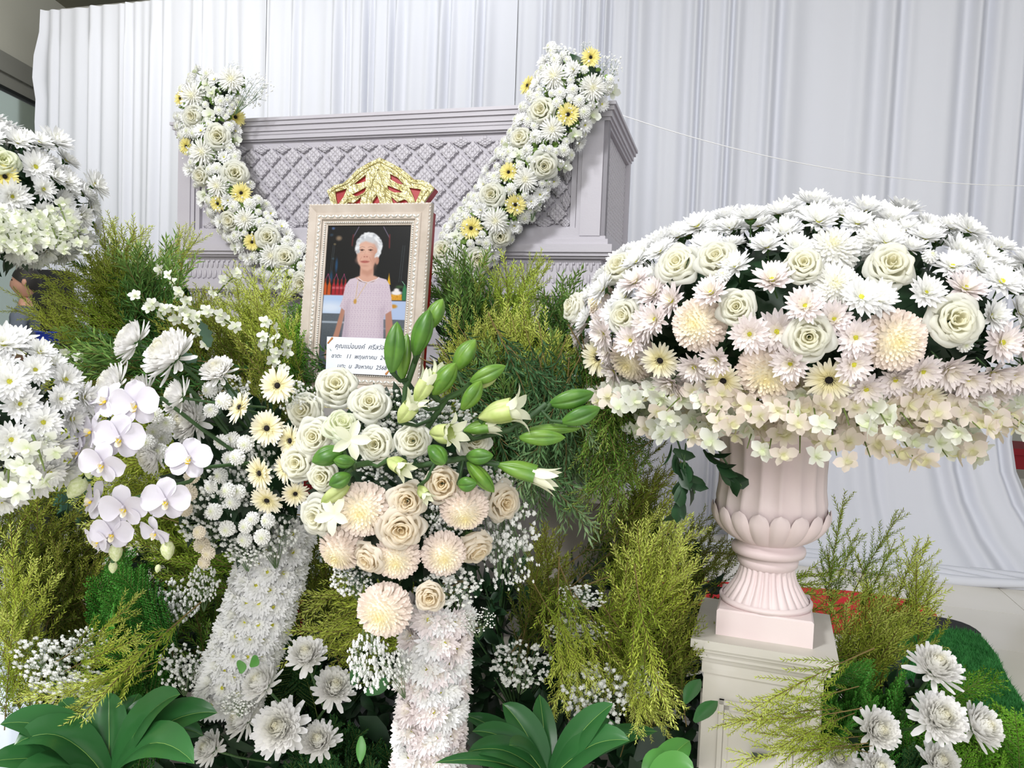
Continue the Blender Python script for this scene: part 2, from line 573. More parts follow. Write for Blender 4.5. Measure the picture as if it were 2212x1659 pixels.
def moth_orchid(seed):
    rr = random.Random(seed)
    parts = []
    for a, L, w, nm in ((PI / 2, .95, .42, 'sepal'), (-PI / 2 + .62, .9, .38, 'sepal'), (-PI / 2 - .62, .9, .38, 'sepal'),
                        (.14, .98, .58, 'petal'), (PI - .14, .98, .58, 'petal')):
        m = MB()
        tepal(L, w, nu=10, nw=7, base=.22, peak=.55, bend=rr.uniform(-.25, .6), cup=rr.uniform(-.2, .35), wave=.05, ph=rr.random() * 6, mb=m,
              M_=RZ(a + rr.uniform(-.06, .06)) @ T(.05, 0, .04 if nm == 'petal' else -.05) @ RX(rr.uniform(-.3, .3)) @ RY(rr.uniform(-.25, .2)))
        parts.append((nm, m.mesh('orchid_' + nm, M['orchid']), None, []))
    l = MB()
    tepal(.42, .13, peak=.5, bend=-.9, mb=l, M_=T(0, -.08, .08) @ RZ(-PI / 2) @ RY(-.5))
    for s in (-1, 1):
        tepal(.36, .15, peak=.6, bend=-1.2, cup=.4, mb=l, M_=T(0, -.06, .06) @ RZ(-PI / 2 + s * 1.0) @ RY(-.9))
    l.ball((0, -.12, .14), .1, 5, 8, mat=1, sq=(1.2, 1, .8))
    tepal(.2, .09, peak=.6, bend=-1, mb=l, mat=1, M_=T(0, -.2, .16) @ RZ(-PI / 2) @ RY(-.2))
    parts.append(('lip', l.mesh('lip', [M['lip_white'], M['lip_yellow']]), None, []))
    c = MB()
    c.ball((0, .04, .1), .09, 5, 8, sq=(.8, 1, 1.5))
    parts.append(('column', c.mesh('column', M['orchid']), None, []))
    return parts


def dendro_floret(seed, pm):
    rr = random.Random(seed)
    m = MB()
    for i, (a, L, w) in enumerate(((PI / 2, .9, .3), (-.95, .9, .3), (PI + .95, .9, .3), (.35, 1, .4), (PI - .35, 1, .4))):
        tepal(L, w, base=.3, peak=.5, tip=.05, bend=rr.uniform(-.5, .6), cup=rr.uniform(-.1, .3), nu=5, nw=3, mb=m,
              M_=RZ(a + rr.uniform(-.15, .15)) @ T(.03, 0, 0) @ RX(rr.uniform(-.3, .3)) @ RY(rr.uniform(-.5, .1)))
    tepal(.55, .28, base=.3, peak=.6, bend=-.9, cup=.5, nu=5, nw=3, mb=m, M_=RZ(-PI / 2) @ RY(-.9))
    m.tube([(0, 0, 0), (0, -.05, -.3), (0, .1, -.55)], [.08, .06, .04], 5)
    return m.mesh('floret', pm)


def lily_bud(seed, mat, L=1., r=.2, opened=0.):
    m = MB()
    nu, nv = 14, 42
    v = []
    top = .72 if opened else 1.
    for i in range(nu):
        t = i / (nu - 1)
        rad = r * (1.04 * max(0, math.sin(PI * (t * .93 + .07 * t * t))) ** .72 + .2 * (1 - t) ** 3) if not opened else r * (.2 + .85 * math.sin(PI * .5 * min(1, t * 1.5)))
        for j in range(nv):
            a = 2 * PI * j / nv
            g = 1 + .1 * math.cos(3 * a) - .24 * max(0, math.cos(3 * a + PI)) ** 12 * math.sin(PI * t) + .04 * max(0, math.cos(3 * a)) ** 10
            v.append((rad * g * math.cos(a), rad * g * math.sin(a), t * L * top))
    m.grid(v, nu, nv, 0, None, True)
    parts = [('bud', m.mesh('lily_bud', mat), None, [])]
    if opened:
        for i in range(6):
            q = MB()
            a = i * PI / 3 + .2
            v, f = petal(L * .5, r * .55, 6, base=.7, tip=.05, peak=.35, curl=-1.7 * opened, cup=.3)
            q.add(v, f, 0, T(0, 0, L * top * .92) @ RZ(a) @ T(r * (.95 if i % 2 else .8), 0, 0) @ RY(-PI / 2 + .05))
            parts.append(('petal', q.mesh('lily_petal', M['lily_open']), None, []))
    return parts


KIND = {}
for i in range(3):
    KIND['daisy', i] = daisy(10 + i * 7, M['petal_white'], cupped=(0, .12, .25)[i])
    KIND['daisy_blush_uplit', i] = daisy(50 + i * 7, M['petal_blush_uplit'], cupped=(0, .1, .2)[i])
    KIND['button', i] = ballmum(80 + i, M['button_white'], 120, .3, .1, .72, 2.3, .75, .6, .8)
    KIND['gerbera', i] = gerbera(120 + i * 5, M['gerbera'])
for i in range(4):
    KIND['rose', i] = rose(200 + i, M['rose'], (1, .94, 1.04, .97)[i])
for i in range(2):
    KIND['rose_blush', i] = rose(220 + i, M['rose_blush'], (1, .9)[i])
    KIND['rose_green', i] = rose(230 + i, M['rose_green'], (1, .95)[i])
    KIND['peach', i] = ballmum(100 + i, M['peach'], 430, .3, .072, .7, 2.5, .8, .9, .9, loose=.35)
    KIND['spider', i] = ballmum(110 + i, M['pompon_white'], 150, .62, .06, .42, 2.0, .95, .5, .8)
    KIND['pompon_white', i] = ballmum(105 + i, M['pompon_white'], 340, .4, .075, .62, 2.3, .8, .8, .8, loose=.3)
    KIND['bigmum', i] = bigmum(140 + i, M['petal_bowl'], (0, .18)[i])
    KIND['gerbera_yellow', i] = gerbera(150 + i, M['gerbera_yellow'])
    KIND['gerbera_peach', i] = gerbera(155 + i, M['gerbera_peach'])
    KIND['button_cream', i] = ballmum(90 + i, M['button_cream'], 120, .3, .1, .72, 2.3, .75, .6, .8)
    KIND['button_small', i] = ballmum(95 + i, M['button_white'], 70, .34, .12, .7, 2.2, .7, .6, .8)
NVAR = {}
for k, i in KIND:
    NVAR[k] = max(NVAR.get(k, 0), i + 1)
ORCHID = [moth_orchid(300 + i) for i in range(3)]
DENDRO = [dendro_floret(320 + i, M['dendro']) for i in range(4)]
DENDRO_BLUSH_UPLIT = [dendro_floret(330 + i, M['dendro_blush_uplit']) for i in range(3)]
NAME = dict(daisy='daisy_chrysanthemum', daisy_blush_uplit='daisy_chrysanthemum', button='button_chrysanthemum', button_small='button_chrysanthemum',
            button_cream='button_chrysanthemum', gerbera='gerbera', gerbera_yellow='gerbera', gerbera_peach='gerbera', rose='rose',
            rose_blush='rose', rose_green='rose', peach='pompon_chrysanthemum', pompon_white='pompon_chrysanthemum', spider='spider_chrysanthemum', bigmum='large_chrysanthemum')


ORDW = 'first second third fourth fifth sixth seventh eighth ninth tenth eleventh twelfth thirteenth fourteenth fifteenth sixteenth seventeenth eighteenth nineteenth twentieth'.split()


def ordw(n):
    """1 -> first, 23 -> twenty-third"""
    if n <= 20:
        return ORDW[n - 1]
    t = ('twenty', 'thirty', 'forty', 'fifty')[n // 10 - 2]
    return (t[:-1] + 'ieth') if n % 10 == 0 else t + '-' + ORDW[n % 10 - 1]


def flower(kind, label, loc, n, r, group=None, spin=None, var=None, small=False, up=None, name=None):
    var = R.randrange(NVAR[kind]) if var is None else var
    t = thing(name or NAME[kind], label, 'flower', facing(loc, n, r, spin, up), group)
    parts = KIND[kind, var]
    if small:
        parts = [p for p in parts if p[0] not in ('stem', 'calyx')]
    put(parts, t)
    return t


# ------------------------------------------------------------------ labels for the fillers: where each stands next to a named flower
COMPASS = ['right of', 'above right of', 'above', 'above left of', 'left of', 'below left of', 'below', 'below right of']


class Namer:
    """gives every filler flower of an arrangement its own label: look, direction and rank from the nearest flower that has a name"""

    def __init__(s, marks):
        s.marks = [(n, proj(p)) for n, p in marks]
        s.items = []

    def add(s, o, look, p):
        s.items.append((o, look, proj(p)))

    def done(s):
        b = {}
        for o, look, q in s.items:
            d, n, m = min((math.hypot(q[0] - m[0], q[1] - m[1]), n, m) for n, m in s.marks)
            k = int(round(math.atan2(-(q[1] - m[1]), q[0] - m[0]) / (PI / 4))) % 8
            b.setdefault((look, n, k), []).append((d, o))
        for (look, n, k), v in b.items():
            v.sort(key=lambda x: x[0])
            for i, (d, o) in enumerate(v):
                o['label'] = look + ', ' + (ordw(i + 1) + ' one ' if i else 'just ') + COMPASS[k] + ' ' + n

# ------------------------------------------------------------------ the room
M['tile'] = plain('tile', 'dfdace', .16, 'e6e1d7', 1.5, spec=.5)
M['grout'] = plain('grout', 'a49d90', .8)
M['wall_paint'] = plain('wall_paint', 'b9b8ac', .8, bump=.02)
M['ceiling_paint'] = plain('ceiling_paint', '8d8b7c', .85)
M['alu'] = plain('alu', '8f8f88', .45, metal=.2)
M['alu_white'] = plain('alu_white', 'c9ced3', .4)
M['dark_gap'] = plain('dark_gap', '15181a', .6)
M['curtain'] = plain('curtain', 'e0e2ea', .85, bump=.05, bscale=300, transl=.1)
M['rod'] = plain('rod', 'c8c8c4', .4, metal=.5)


def uv_floor(u, v):
    return U * u + V * v


mb = MB()
mb.box((-7, -4, -.2), (8, 11, -.004))
floor = mb.obj('floor', M['grout'])
floor['kind'] = 'structure'
ts = .6
tile = MB()
tile.box((-.298, -.298, -.004), (.298, .298, .0))
tile_me = tile.mesh('floor_tile', M['tile'], False)
slab = MB()
for i in range(-9, 10):
    for j in range(-4, 17):
        c = uv_floor(i * ts + .14, j * ts + .1)
        if 1.0 < c.x < 4.9 and 2.6 < c.y < 6.6:
            mkobj('tile', tile_me, floor, frame_m(c, U, V, Z))
        else:
            slab.box((-.298, -.298, -.004), (.298, .298, 0), 0, frame_m(c, U, V, Z))
slab.obj('outer_tiles', M['tile'], floor, False)['kind'] = 'stuff'

# side wall at the far left, glazed below a lintel
XW = -4.85
mb = MB()
mb.box((XW - .2, -4, 3.86), (XW, 11, 4.7))
mb.box((XW - .2, -4, 0), (XW, 4.6, 3.86))
wl = mb.obj('wall_left', M['wall_paint'], None, False)
wl['kind'] = 'structure'
mb = MB()
mb.box((XW - .06, 4.6, 3.68), (XW + .05, 11, 3.86))
t1 = mb.obj('trim_1', M['alu'], None, False)
t1['kind'] = 'structure'
win = bpy.data.objects.new('window_1', None)
COL.objects.link(win)
win['kind'] = 'structure'
mb = MB()
mb.box((XW - .05, 4.6, 3.56), (XW + .02, 11, 3.68))
mb.box((XW - .05, 4.6, 3.0), (XW + .02, 11, 3.14))
mb.obj('window_frame', M['alu'], win, False)
mb = MB()
mb.box((XW - .04, 4.6, 3.53), (XW + .03, 11, 3.56))
mb.obj('gasket', M['dark_gap'], win, False)
mb = MB()
for y in (6.45, 9.4):
    mb.box((XW - .05, y, 0), (XW + .05, y + .12, 3.0))
mb.obj('mullion', M['alu_white'], win, False)
gm, nt, b, out = nodes('window_glass')
b.inputs['Base Color'].default_value = rgb('b9c6bd')
b.inputs['Roughness'].default_value = .06
b.inputs['Transmission Weight'].default_value = .85
b.inputs['IOR'].default_value = 1.3
mb = MB()
for y0, y1 in ((4.6, 6.45), (6.57, 9.4), (9.52, 11)):
    mb.box((XW - .02, y0, .02), (XW - .01, y1, 2.99))
    mb.box((XW - .02, y0, 3.15), (XW - .01, y1, 3.52))
mb.obj('glass_pane', gm, win, False)
mb = MB()
mb.box((-7, 10.8, 0), (8, 11, 4.7))
w3 = mb.obj('wall_back', M['wall_paint'], None, False)
w3['kind'] = 'structure'
mb = MB()
mb.box((-7, -4, 4.7), (8, 11, 4.8))
ce = mb.obj('ceiling', M['ceiling_paint'], None, False)
ce['kind'] = 'structure'

# ------------------------------------------------------------------ white backdrop curtains
C0 = Vector((-4.45, 7.23, 0))
TOPZ = 4.25
edges = [0, 2.35, 4.55, 6.3, 8.12]
CLAB = ['white curtain panel with a ruffled free edge nearest the side window', 'white curtain panel with broad folds behind the portrait and coffin',
        'white curtain panel with tight narrow pleats behind the coffin end', 'white curtain panel trailing on the tiles behind the flower dome on the urn']
for ci in range(4):
    a, b_ = edges[ci], edges[ci + 1]
    rr = random.Random(40 + ci)
    nu, nv = 260, 22
    per = (.13, .105, .085, .16)[ci]
    ph = [rr.uniform(0, 6) for _ in range(8)]
    v = []
    for i in range(nu):
        s = a + (b_ - a) * i / (nu - 1)
        for j in range(nv):
            t = j / (nv - 1)
            z = TOPZ * (1 - t)
            wob = .07 * math.sin(s * 3.1 + ph[0]) + .04 * math.sin(s * 7.3 + ph[1]) + .03 * t * math.sin(s * 1.7 + ph[2])
            q = 2 * PI * (s + wob) / per
            amp = (.055, .055, .045, .075)[ci] + .022 * t + .014 * math.sin(s * 2.3 + ph[3])
            big = math.sin(q * .37 + ph[6] + .8 * math.sin(s * 2.2))
            d = .62 * amp * (math.sin(q + .7 * math.sin(q * .43 + ph[7])) * (.55 + .45 * math.sin(q * .31 + ph[6]))) * (1 - .6 * t * (.5 + .5 * math.sin(s * 4 + ph[4]))) + .03 * t * math.sin(s * 5.1 + ph[5]) + .022 * (.4 + .8 * t) * big
            if t < .05:
                d *= .6
            ss = s
            if ci == 0 and i < 12:
                k = 1 - i / 12
                ss -= k * (.10 * math.exp(-((t - .12) / .05) ** 2) + .07 * math.exp(-((t - .25) / .09) ** 2))
                d -= k * .05
            if ci == 3:
                fl = max(0, 1 - z / .9) ** 2.2
                d -= .5 * fl
                ss += .35 * fl * (i / nu) ** 2
                z = max(z, .012 + .02 * (1 + math.sin(s * 9 + ph[1])) * (1 if z < .05 else 0))
            p = C0 + U * ss + V * d + Z * z
            v.append(tuple(p))
    mb = MB()
    mb.grid(v, nu, nv)
    o = mb.obj('curtain', M['curtain'])
    tag(o, CLAB[ci], 'curtain', 'white backdrop curtains')
mb = MB()
mb.tube([C0 + Z * 4.26 - U * .05 + V * .06, C0 + U * 8.3 + Z * 4.26 + V * .06], .025, 8)
tag(mb.obj('curtain_rod', M['rod']), 'long thin metal rod carrying the white backdrop curtains', 'rod')

# folded hem of the curtain lying on the tiles
mb = MB()
for k in range(5):
    pts = []
    for i in range(26):
        s = 5.9 + 2.5 * i / 25
        off = -.46 - .045 * k - .05 * math.sin(s * 2.2 + k) - .06 * max(0, s - 7.4)
        p = C0 + U * s + V * off + Z * (.03 + .012 * math.sin(s * 7 + k * 2))
        pts.append(p)
    mb.tube(pts, [.012 + .026 * math.sin(PI * i / 25) for i in range(26)], 8)
tag(mb.obj('curtain_hem', M['curtain']), 'crumpled white curtain hem lying bunched up on the cream floor tiles', 'cloth')

# thin cord stretched from the coffin corner across the curtains
mb = MB()
pts = []
for i in range(31):
    t = i / 30
    px = 1335 + (2290 - 1335) * t
    py = 246 + 330 * t - 175 * t * t + (0 if t < .5 else 0)
    pts.append(P(px, py, 3.9 + .5 * t))
mb.tube(pts, .0022, 6)
tag(mb.obj('cord', plain('cord_white', 'f4f4f4', .7)), 'thin white cord sagging from the coffin corner across the curtains', 'cord')

# ------------------------------------------------------------------ coffin
CF = P(1318, 222, 3.36)                       # its top right front corner
M['coffin'] = plain('coffin', 'b6b2ba', .5, 'bbb7be', 3, bump=.05, bscale=120)
M['coffin_relief'] = plain('coffin_lattice', 'bdb9c0', .45)  # slightly paler tone for the lattice and raised carving
CL, CWD = 2.2, .8
coffin = thing('coffin', 'pale lilac grey coffin with raised diamond lattice panels on a moulded base', 'coffin', frame_m(CF - Z * .63, U, V, Z))
# local frame: x along the front (0 at the right corner, -2.2 at the left), y into the depth, z up from the ledge line
zt = .63


def rail(name, x0, x1, y0, y1, prof):
    m = MB()
    for (z0, z1, e) in prof:
        m.box((x0 - e, y0 - e, z0), (x1 + e, y1 + e, z1))
    return m.obj(name, M['coffin'], coffin, False)


rail('body', -CL + .03, -.03, .03, CWD - .03, [(.0, .56, 0)])
rail('cornice', -CL, 0, 0, CWD, [(.615, .63, .03), (.595, .615, .022), (.57, .595, .012), (.555, .57, .004)])
rail('ledge', -CL, 0, 0, CWD, [(.045, .06, .004), (.02, .045, .018), (-.015, .02, .04), (-.03, -.015, .028), (-.04, -.03, .012)])
rail('frieze', -CL + .015, -.015, .015, CWD - .015, [(-.16, -.04, 0)])
rail('base_moulding', -CL, 0, 0, CWD, [(-.175, -.16, .012), (-.205, -.175, .028), (-.215, -.205, .012)])
rail('swag_band', -CL + .015, -.015, .015, CWD - .015, [(-.36, -.215, 0)])
rail('foot_moulding', -CL, 0, 0, CWD, [(-.385, -.36, .015), (-.44, -.385, .035), (-.5, -.44, .02), (-.56, -.5, .05)])
for x0, x1, nm in ((-.13, -.0, 'corner_post'), (-CL, -CL + .1, 'corner_post')):
    m = MB()
    m.box((x0, 0, .06), (x1, .05, .56))
    m.box((x0 + .02, -.008, .06), (x1 - .02, .0, .555))
    m.obj(nm, M['coffin'], coffin, False)
for z0, z1 in ((.06, .095), (.535, .56)):
    m = MB()
    m.box((-CL + .1, .0, z0), (-.13, .045, z1))
    m.box((-CL + .1, .012, z0 - .008), (-.13, .045, z1 + .008))
    m.obj('panel_rail', M['coffin'], coffin, False)
m = MB()
for x in (-.145, -CL + .115):
    m.box((x - .012, .006, .09), (x + .012, .04, .54))
m.obj('panel_bead', M['coffin'], coffin, False)
# diamond tiles: square plate on its corner, four-petal rosette and notched rim
dm = MB()
h = .0455
dm.add([(-h, 0, 0), (0, 0, h), (h, 0, 0), (0, 0, -h), (-h * .92, -.015, 0), (0, -.015, h * .92), (h * .92, -.015, 0), (0, -.015, -h * .92)],
       [(4, 7, 6, 5), (0, 4, 5, 1), (1, 5, 6, 2), (2, 6, 7, 3), (3, 7, 4, 0)])
for k in range(4):
    a = k * PI / 2
    dm.ball((.024 * math.cos(a), -.015, .024 * math.sin(a)), .0115, 4, 8, sq=(1, .35, 1))
    a += PI / 4
    dm.ball((.017 * math.cos(a), -.015, .017 * math.sin(a)), .009, 4, 8, sq=(1, .3, 1))
dm.ball((0, -.015, 0), .008, 4, 8, sq=(1, .6, 1))
for k in range(4):
    for q in (-.5, 0, .5):
        x0, z0 = h * (math.cos(k * PI / 2)), h * math.sin(k * PI / 2)
        x1, z1 = h * (math.cos(k * PI / 2 + PI / 2)), h * math.sin(k * PI / 2 + PI / 2)
        t = .5 + q * .8
        dm.ball((x0 + (x1 - x0) * t, -.013, z0 + (z1 - z0) * t), .0045, 3, 6, sq=(1, .5, 1))
tile_d = dm.mesh('diamond_tile', M['coffin_relief'])
for p_ in list(tile_d.polygons)[:5]:
    p_.use_smooth = False
half_l, half_t = [], []
px_, pz_ = .116, .116
row = 0
zz = .1
cnt = 0
for r_ in range(9):
    z = .102 + r_ * pz_ / 2
    if z > .535:
        break
    for c_ in range(20):
        x = -.16 - c_ * px_ - (px_ / 2 if r_ % 2 else 0)
        if x < -CL + .13 or z < .095:
            continue
        if x - h < -CL + .125 or z - h < .09 or z + h > .545 or x + h > -.14:
            # cut tiles at the panel's border: shrunk half pieces
            mk = Matrix.Diagonal((.55 if (x + h > -.14 or x - h < -CL + .125) else 1, 1, .55 if (z - h < .09 or z + h > .545) else 1, 1))
            zz2 = z + (.018 if z - h < .09 else -.018 if z + h > .545 else 0)
            xx2 = x + (-.018 if x + h > -.14 else .018 if x - h < -CL + .125 else 0)
            mkobj('diamond_tile', tile_d, coffin, T(xx2, .028, zz2) @ mk)
        else:
            mkobj('diamond_tile', tile_d, coffin, T(x, .028, z))
# right end: bead lattice
m = MB()
for i in range(15):
    for j in range(24):
        y = .075 + i * .047 - (.0235 if j % 2 else 0)
        if .06 < y < CWD - .06:
            m.ball((-.028, y, .1 + j * .0185), .0155, 4, 8, sq=(.7, 1, 1))
e = m.obj('bead_lattice', M['coffin_relief'], coffin)
e['kind'] = 'stuff'
m = MB()
m.box((-.04, 0, .06), (0, .05, .56))
m.box((-.04, CWD - .05, .06), (0, CWD, .56))
m.box((-.04, 0, .06), (-.005, CWD, .085))
m.box((-.04, 0, .54), (-.005, CWD, .56))
m.obj('end_frame', M['coffin'], coffin, False)
# frieze leaves, dentils and swags
m = MB()
for i in range(72):
    x = -.03 - i * .0299
    for sgn in (-1, 1):
        m.ball((x + sgn * .005, .013, -.1 + .025 * sgn), .013, 4, 8, sq=(.65, .5, 1.7), M=None)
    m.ball((x + .015, .013, -.06), .007, 4, 7)
    m.ball((x + .015, .013, -.143), .007, 4, 7)
m.obj('frieze_leaves', M['coffin_relief'], coffin)['kind'] = 'stuff'
m = MB()
for i in range(110):
    m.box((-.025 - i * .0195 - .006, .0, -.24), (-.025 - i * .0195, .016, -.222))
for i in range(9):
    x = -.13 - i * .24
    for q in range(3):
        pts = [(x - .105 + .21 * t / 10, .008, -.25 - (.03 + .02 * q) * math.sin(PI * t / 10)) for t in range(11)]
        m.tube(pts, .007, 5)
    for q in range(5):
        m.ball((x + .12 + (q - 2) * .008, .01, -.265 - .014 * (2 - abs(q - 2))), .012, 4, 8, sq=(.6, .5, 1.7))
    m.ball((x, .01, -.325), .016, 4, 8, sq=(1, .5, 1))
m.obj('swag_carving', M['coffin_relief'], coffin)['kind'] = 'stuff'

# cloth-skirted stand under the coffin
M['skirt'] = plain('skirt', 'b9b5b4', .8, bump=.04)
zs = (CF.z - .63) - .56
st = thing('coffin_stand', 'cloth covered stand under the coffin, hidden by the shrubs', 'stand', frame_m(Vector((CF.x, CF.y, 0)), U, V, Z))
v = []
nu = 150
for i in range(nu):
    s = i / (nu - 1)
    for z in (0, zs * .5, zs):
        v.append((-CL - .02 + (CL + .04) * s, -.02 + .018 * math.sin(s * 130) * (1 - .6 * z / zs), z))
m = MB()
m.grid(v, nu, 3)
m.obj('skirt', M['skirt'], st)
m = MB()
m.box((-CL, .01, 0), (0, CWD, zs - .002))
m.obj('body', M['skirt'], st, False)

# pale box and brown easel seen through the gaps in the shrubs
m = MB()
q = P(1265, 1180, 2.75)
m.box((-.16, 0, 0), (.16, .3, .78), 0, frame_m(Vector((q.x, q.y, 0)), U, V, Z))
tag(m.obj('plinth', plain('plinth_cream', 'b3aaa0', .8), None, False), 'plain cream board plinth behind the hanging willow foliage', 'plinth')
m = MB()
q = P(660, 1190, 2.5)
m.box((-.22, 0, 0), (.5, .3, .8), 0, frame_m(Vector((q.x, q.y, 0)), U, V, Z))
tag(m.obj('plinth', plain('plinth_white', 'c3c6cb', .8), None, False), 'white cloth covered plinth between the two chrysanthemum columns', 'plinth')

# ------------------------------------------------------------------ urn with its pedestal
M['urn'] = plain('urn_plaster', 'dcc9c9', .5, 'e3d4d2', 5, bump=.03, bscale=60)
M['pedestal'] = plain('pedestal_paint', 'd4cfc8', .5, 'cac5ba', 6, bump=.04, bscale=50)
M['chip'] = plain('chip_dark', '2a2420', .9)
UY = 2.06
UA = P(1650, 1352, UY)
UB = Vector((UA.x, UA.y, 0))
PT = UA.z                      # top of the pedestal, about .55
rot = RZ(math.radians(-19))
ped = thing('pedestal', 'square painted pedestal with a framed panel under the fluted urn', 'pedestal', T(UB.x, UB.y, 0) @ rot)
m = MB()
m.box((-.144, -.144, 0), (.144, .144, PT - .09))
m.obj('shaft', M['pedestal'], ped, False)
m = MB()
for z0, z1, e in ((-.022, 0, .178), (-.032, -.022, .172), (-.05, -.032, .163), (-.062, -.05, .154), (-.095, -.062, .149)):
    m.box((-e, -e, PT + z0), (e, e, PT + z1))
m.obj('cap', M['pedestal'], ped, False)
for k in range(4):
    m = MB()
    K = RZ(k * PI / 2)
    y = -.144
    for e, t in ((0, .008), (.014, .004)):
        a, b_, z0, z1 = -.1 + e, .1 - e, .06 + e, PT - .16 - e
        for lo, hi in (((a, y - t, z0), (b_, y, z0 + .012)), ((a, y - t, z1 - .012), (b_, y, z1)), ((a, y - t, z0), (a + .012, y, z1)), ((b_ - .012, y - t, z0), (b_, y, z1))):
            m.box(lo, hi, 0, K)
    m.obj('panel_frame', M['pedestal'], ped, False)
m = MB()
m.box((-.19, -.19, 0), (.19, .19, .05))
m.obj('base', M['pedestal'], ped, False)

urn = thing('urn', 'pale pink fluted plaster urn standing on the square pedestal', 'urn', T(UB.x + .0, UB.y, PT) @ rot @ Matrix.Diagonal((.96, .96, .86, 1)))
m = MB()
m.box((-.125, -.125, 0), (.125, .125, .075))
m.add(*(lambda e, z0, z1, f: ([(-e, -e, z0), (e, -e, z0), (e, e, z0), (-e, e, z0), (-f, -f, z1), (f, -f, z1), (f, f, z1), (-f, f, z1)],
      [(0, 1, 5, 4), (1, 2, 6, 5), (2, 3, 7, 6), (3, 0, 4, 7), (4, 5, 6, 7)]))(.125, .075, .08, .12))
m.obj('square_base', M['urn'], urn, False)


def fluted(prof, n, amp, sharp=1, nseg=8, concave=False):
    """surface of revolution with n lobes; amp per profile point"""
    v = []
    nv = n * nseg
    for (r, z), a in zip(prof, amp):
        for j in range(nv):
            c = abs(math.sin(PI * j / nseg)) ** sharp
            q = r * (1 - a * c if concave else 1 - a + a * c)
            an = 2 * PI * j / nv
            v.append((q * math.cos(an), q * math.sin(an), z))
    mm = MB()
    mm.grid(v, len(prof), nv, 0, None, True)
    return mm


fluted([(.122, .08), (.118, .095), (.1, .125), (.084, .155), (.076, .185), (.074, .2)], 26, [0, .05, .1, .11, .1, .03], .8).obj('foot', M['urn'], urn)
m = MB()
m.lathe([(.074, .195), (.082, .205), (.084, .22), (.078, .232), (.098, .238), (.102, .25), (.1, .262), (.088, .268), (.086, .285)], 40, cap=False)
m.lathe([(.12, .08), (.127, .084), (.127, .094), (.119, .098)], 40, cap=False)
m.obj('collar', M['urn'], urn)
# egg-shaped gadroons of the bowl, each lobe a part
gm_ = MB()
n = 18
v = []
nu = 15
for i in range(nu):
    t = i / (nu - 1)
    z = .28 + .112 * t
    r = .088 + (.158 - .088) * math.sin(PI / 2 * t ** .8)
    hw = r * PI / n * (1.02 if t < .62 else 1.02 * math.sqrt(max(0.0, 1 - ((t - .62) / .38) ** 2)))
    for j in range(7):
        s = -1 + j / 3
        q = r + .012 * math.sqrt(max(0, 1 - s * s)) * math.sin(PI * min(1, t * .85 + .12))
        v.append((q, hw * s, z))
gm_.grid(v, nu, 7)
lobe = gm_.mesh('gadroon', M['urn'])
for k in range(n):
    mkobj('gadroon', lobe, urn, RZ(2 * PI * k / n))
fluted([(.085, .275), (.12, .31), (.148, .36), (.151, .41), (.146, .45), (.145, .5), (.147, .56), (.153, .62)], 18, [0, 0, 0, .06, .065, .065, .06, .05], .8, 8, True).obj('bowl', M['urn'], urn)
m = MB()
m.lathe([(.153, .615), (.17, .625), (.175, .64), (.165, .65), (.13, .65)], 40)
m.obj('rim', M['urn'], urn)

# ------------------------------------------------------------------ portrait in its frame, easel with gilt crest
FY = 2.5
fb = P(775, 852, FY)
ln = math.radians(5.5)
fx = U
fn = (-V * math.cos(ln) + Z * math.sin(ln)).normalized()      # the way the picture faces
fz = fn.cross(fx) * 1
if fz.z < 0:
    fz = -fz
fy = -fn
FM = frame_m(fb, fx, fy, fz)
FW_, FH_ = .44, .628
M['frame_wood'] = plain('frame_wood', 'beb3a8', .5, 'aea194', 14, bump=.06, bscale=80)
M['frame_silver'] = plain('frame_silver', 'dcd9d2', .28, 'f0eee8', 60, metal=.35)
fr = thing('portrait_frame', 'cream picture frame with silvered carved band holding the portrait', 'picture frame', FM)
prof = [(.0, -.0), (.0, -.022), (.006, -.028), (.03, -.022), (.034, -.026), (.052, -.024), (.054, -.018), (.07, -.012), (.07, 0)]   # inward distance, height towards viewer (-y)


def mitre(nm, corners):
    (xa, za, dxa, dza), (xb, zb, dxb, dzb) = corners
    v = []
    for d, y in prof:
        v += [(xa + dxa * d, y, za + dza * d), (xb + dxb * d, y, zb + dzb * d)]
    mm = MB()
    f = [(i * 2, i * 2 + 1, i * 2 + 3, i * 2 + 2) for i in range(len(prof) - 1)]
    mm.add(v, f)
    mm.obj(nm, M['frame_wood'], fr, False)


hw = FW_ / 2
cs = [(-hw, 0, 1, 1), (hw, 0, -1, 1), (hw, FH_, -1, -1), (-hw, FH_, 1, -1)]
for k in range(4):
    mitre('rail', (cs[k], cs[(k + 1) % 4]))
for d, step, sz, nm in ((.043, .0125, .0068, 'carved_band'), (.0615, .0075, .0034, 'bead_row'), (.003, .012, .003, 'outer_beading')):
    m = MB()
    x0, x1, z0, z1 = -hw + d, hw - d, d, FH_ - d
    pts = []
    nx, nz = int((x1 - x0) / step), int((z1 - z0) / step)
    for i in range(nx + 1):
        for z in (z0, z1):
            pts.append((x0 + (x1 - x0) * i / nx, z, i, 0))
    for i in range(1, nz):
        for x in (x0, x1):
            pts.append((x, z0 + (z1 - z0) * i / nz, i, 1))
    for x, z, i, q in pts:
        M2 = T(x, -.0245 if d < .05 else -.0165, z) @ RY((PI / 2 if q else 0) + (.7 if i % 2 else -.7))
        m.ball((0, 0, 0), sz, 3, 6, 0, M2, (1.35, .8, .6) if nm == 'carved_band' else (1, 1, 1))
    m.obj(nm, M['frame_silver'], fr)['kind'] = 'stuff'

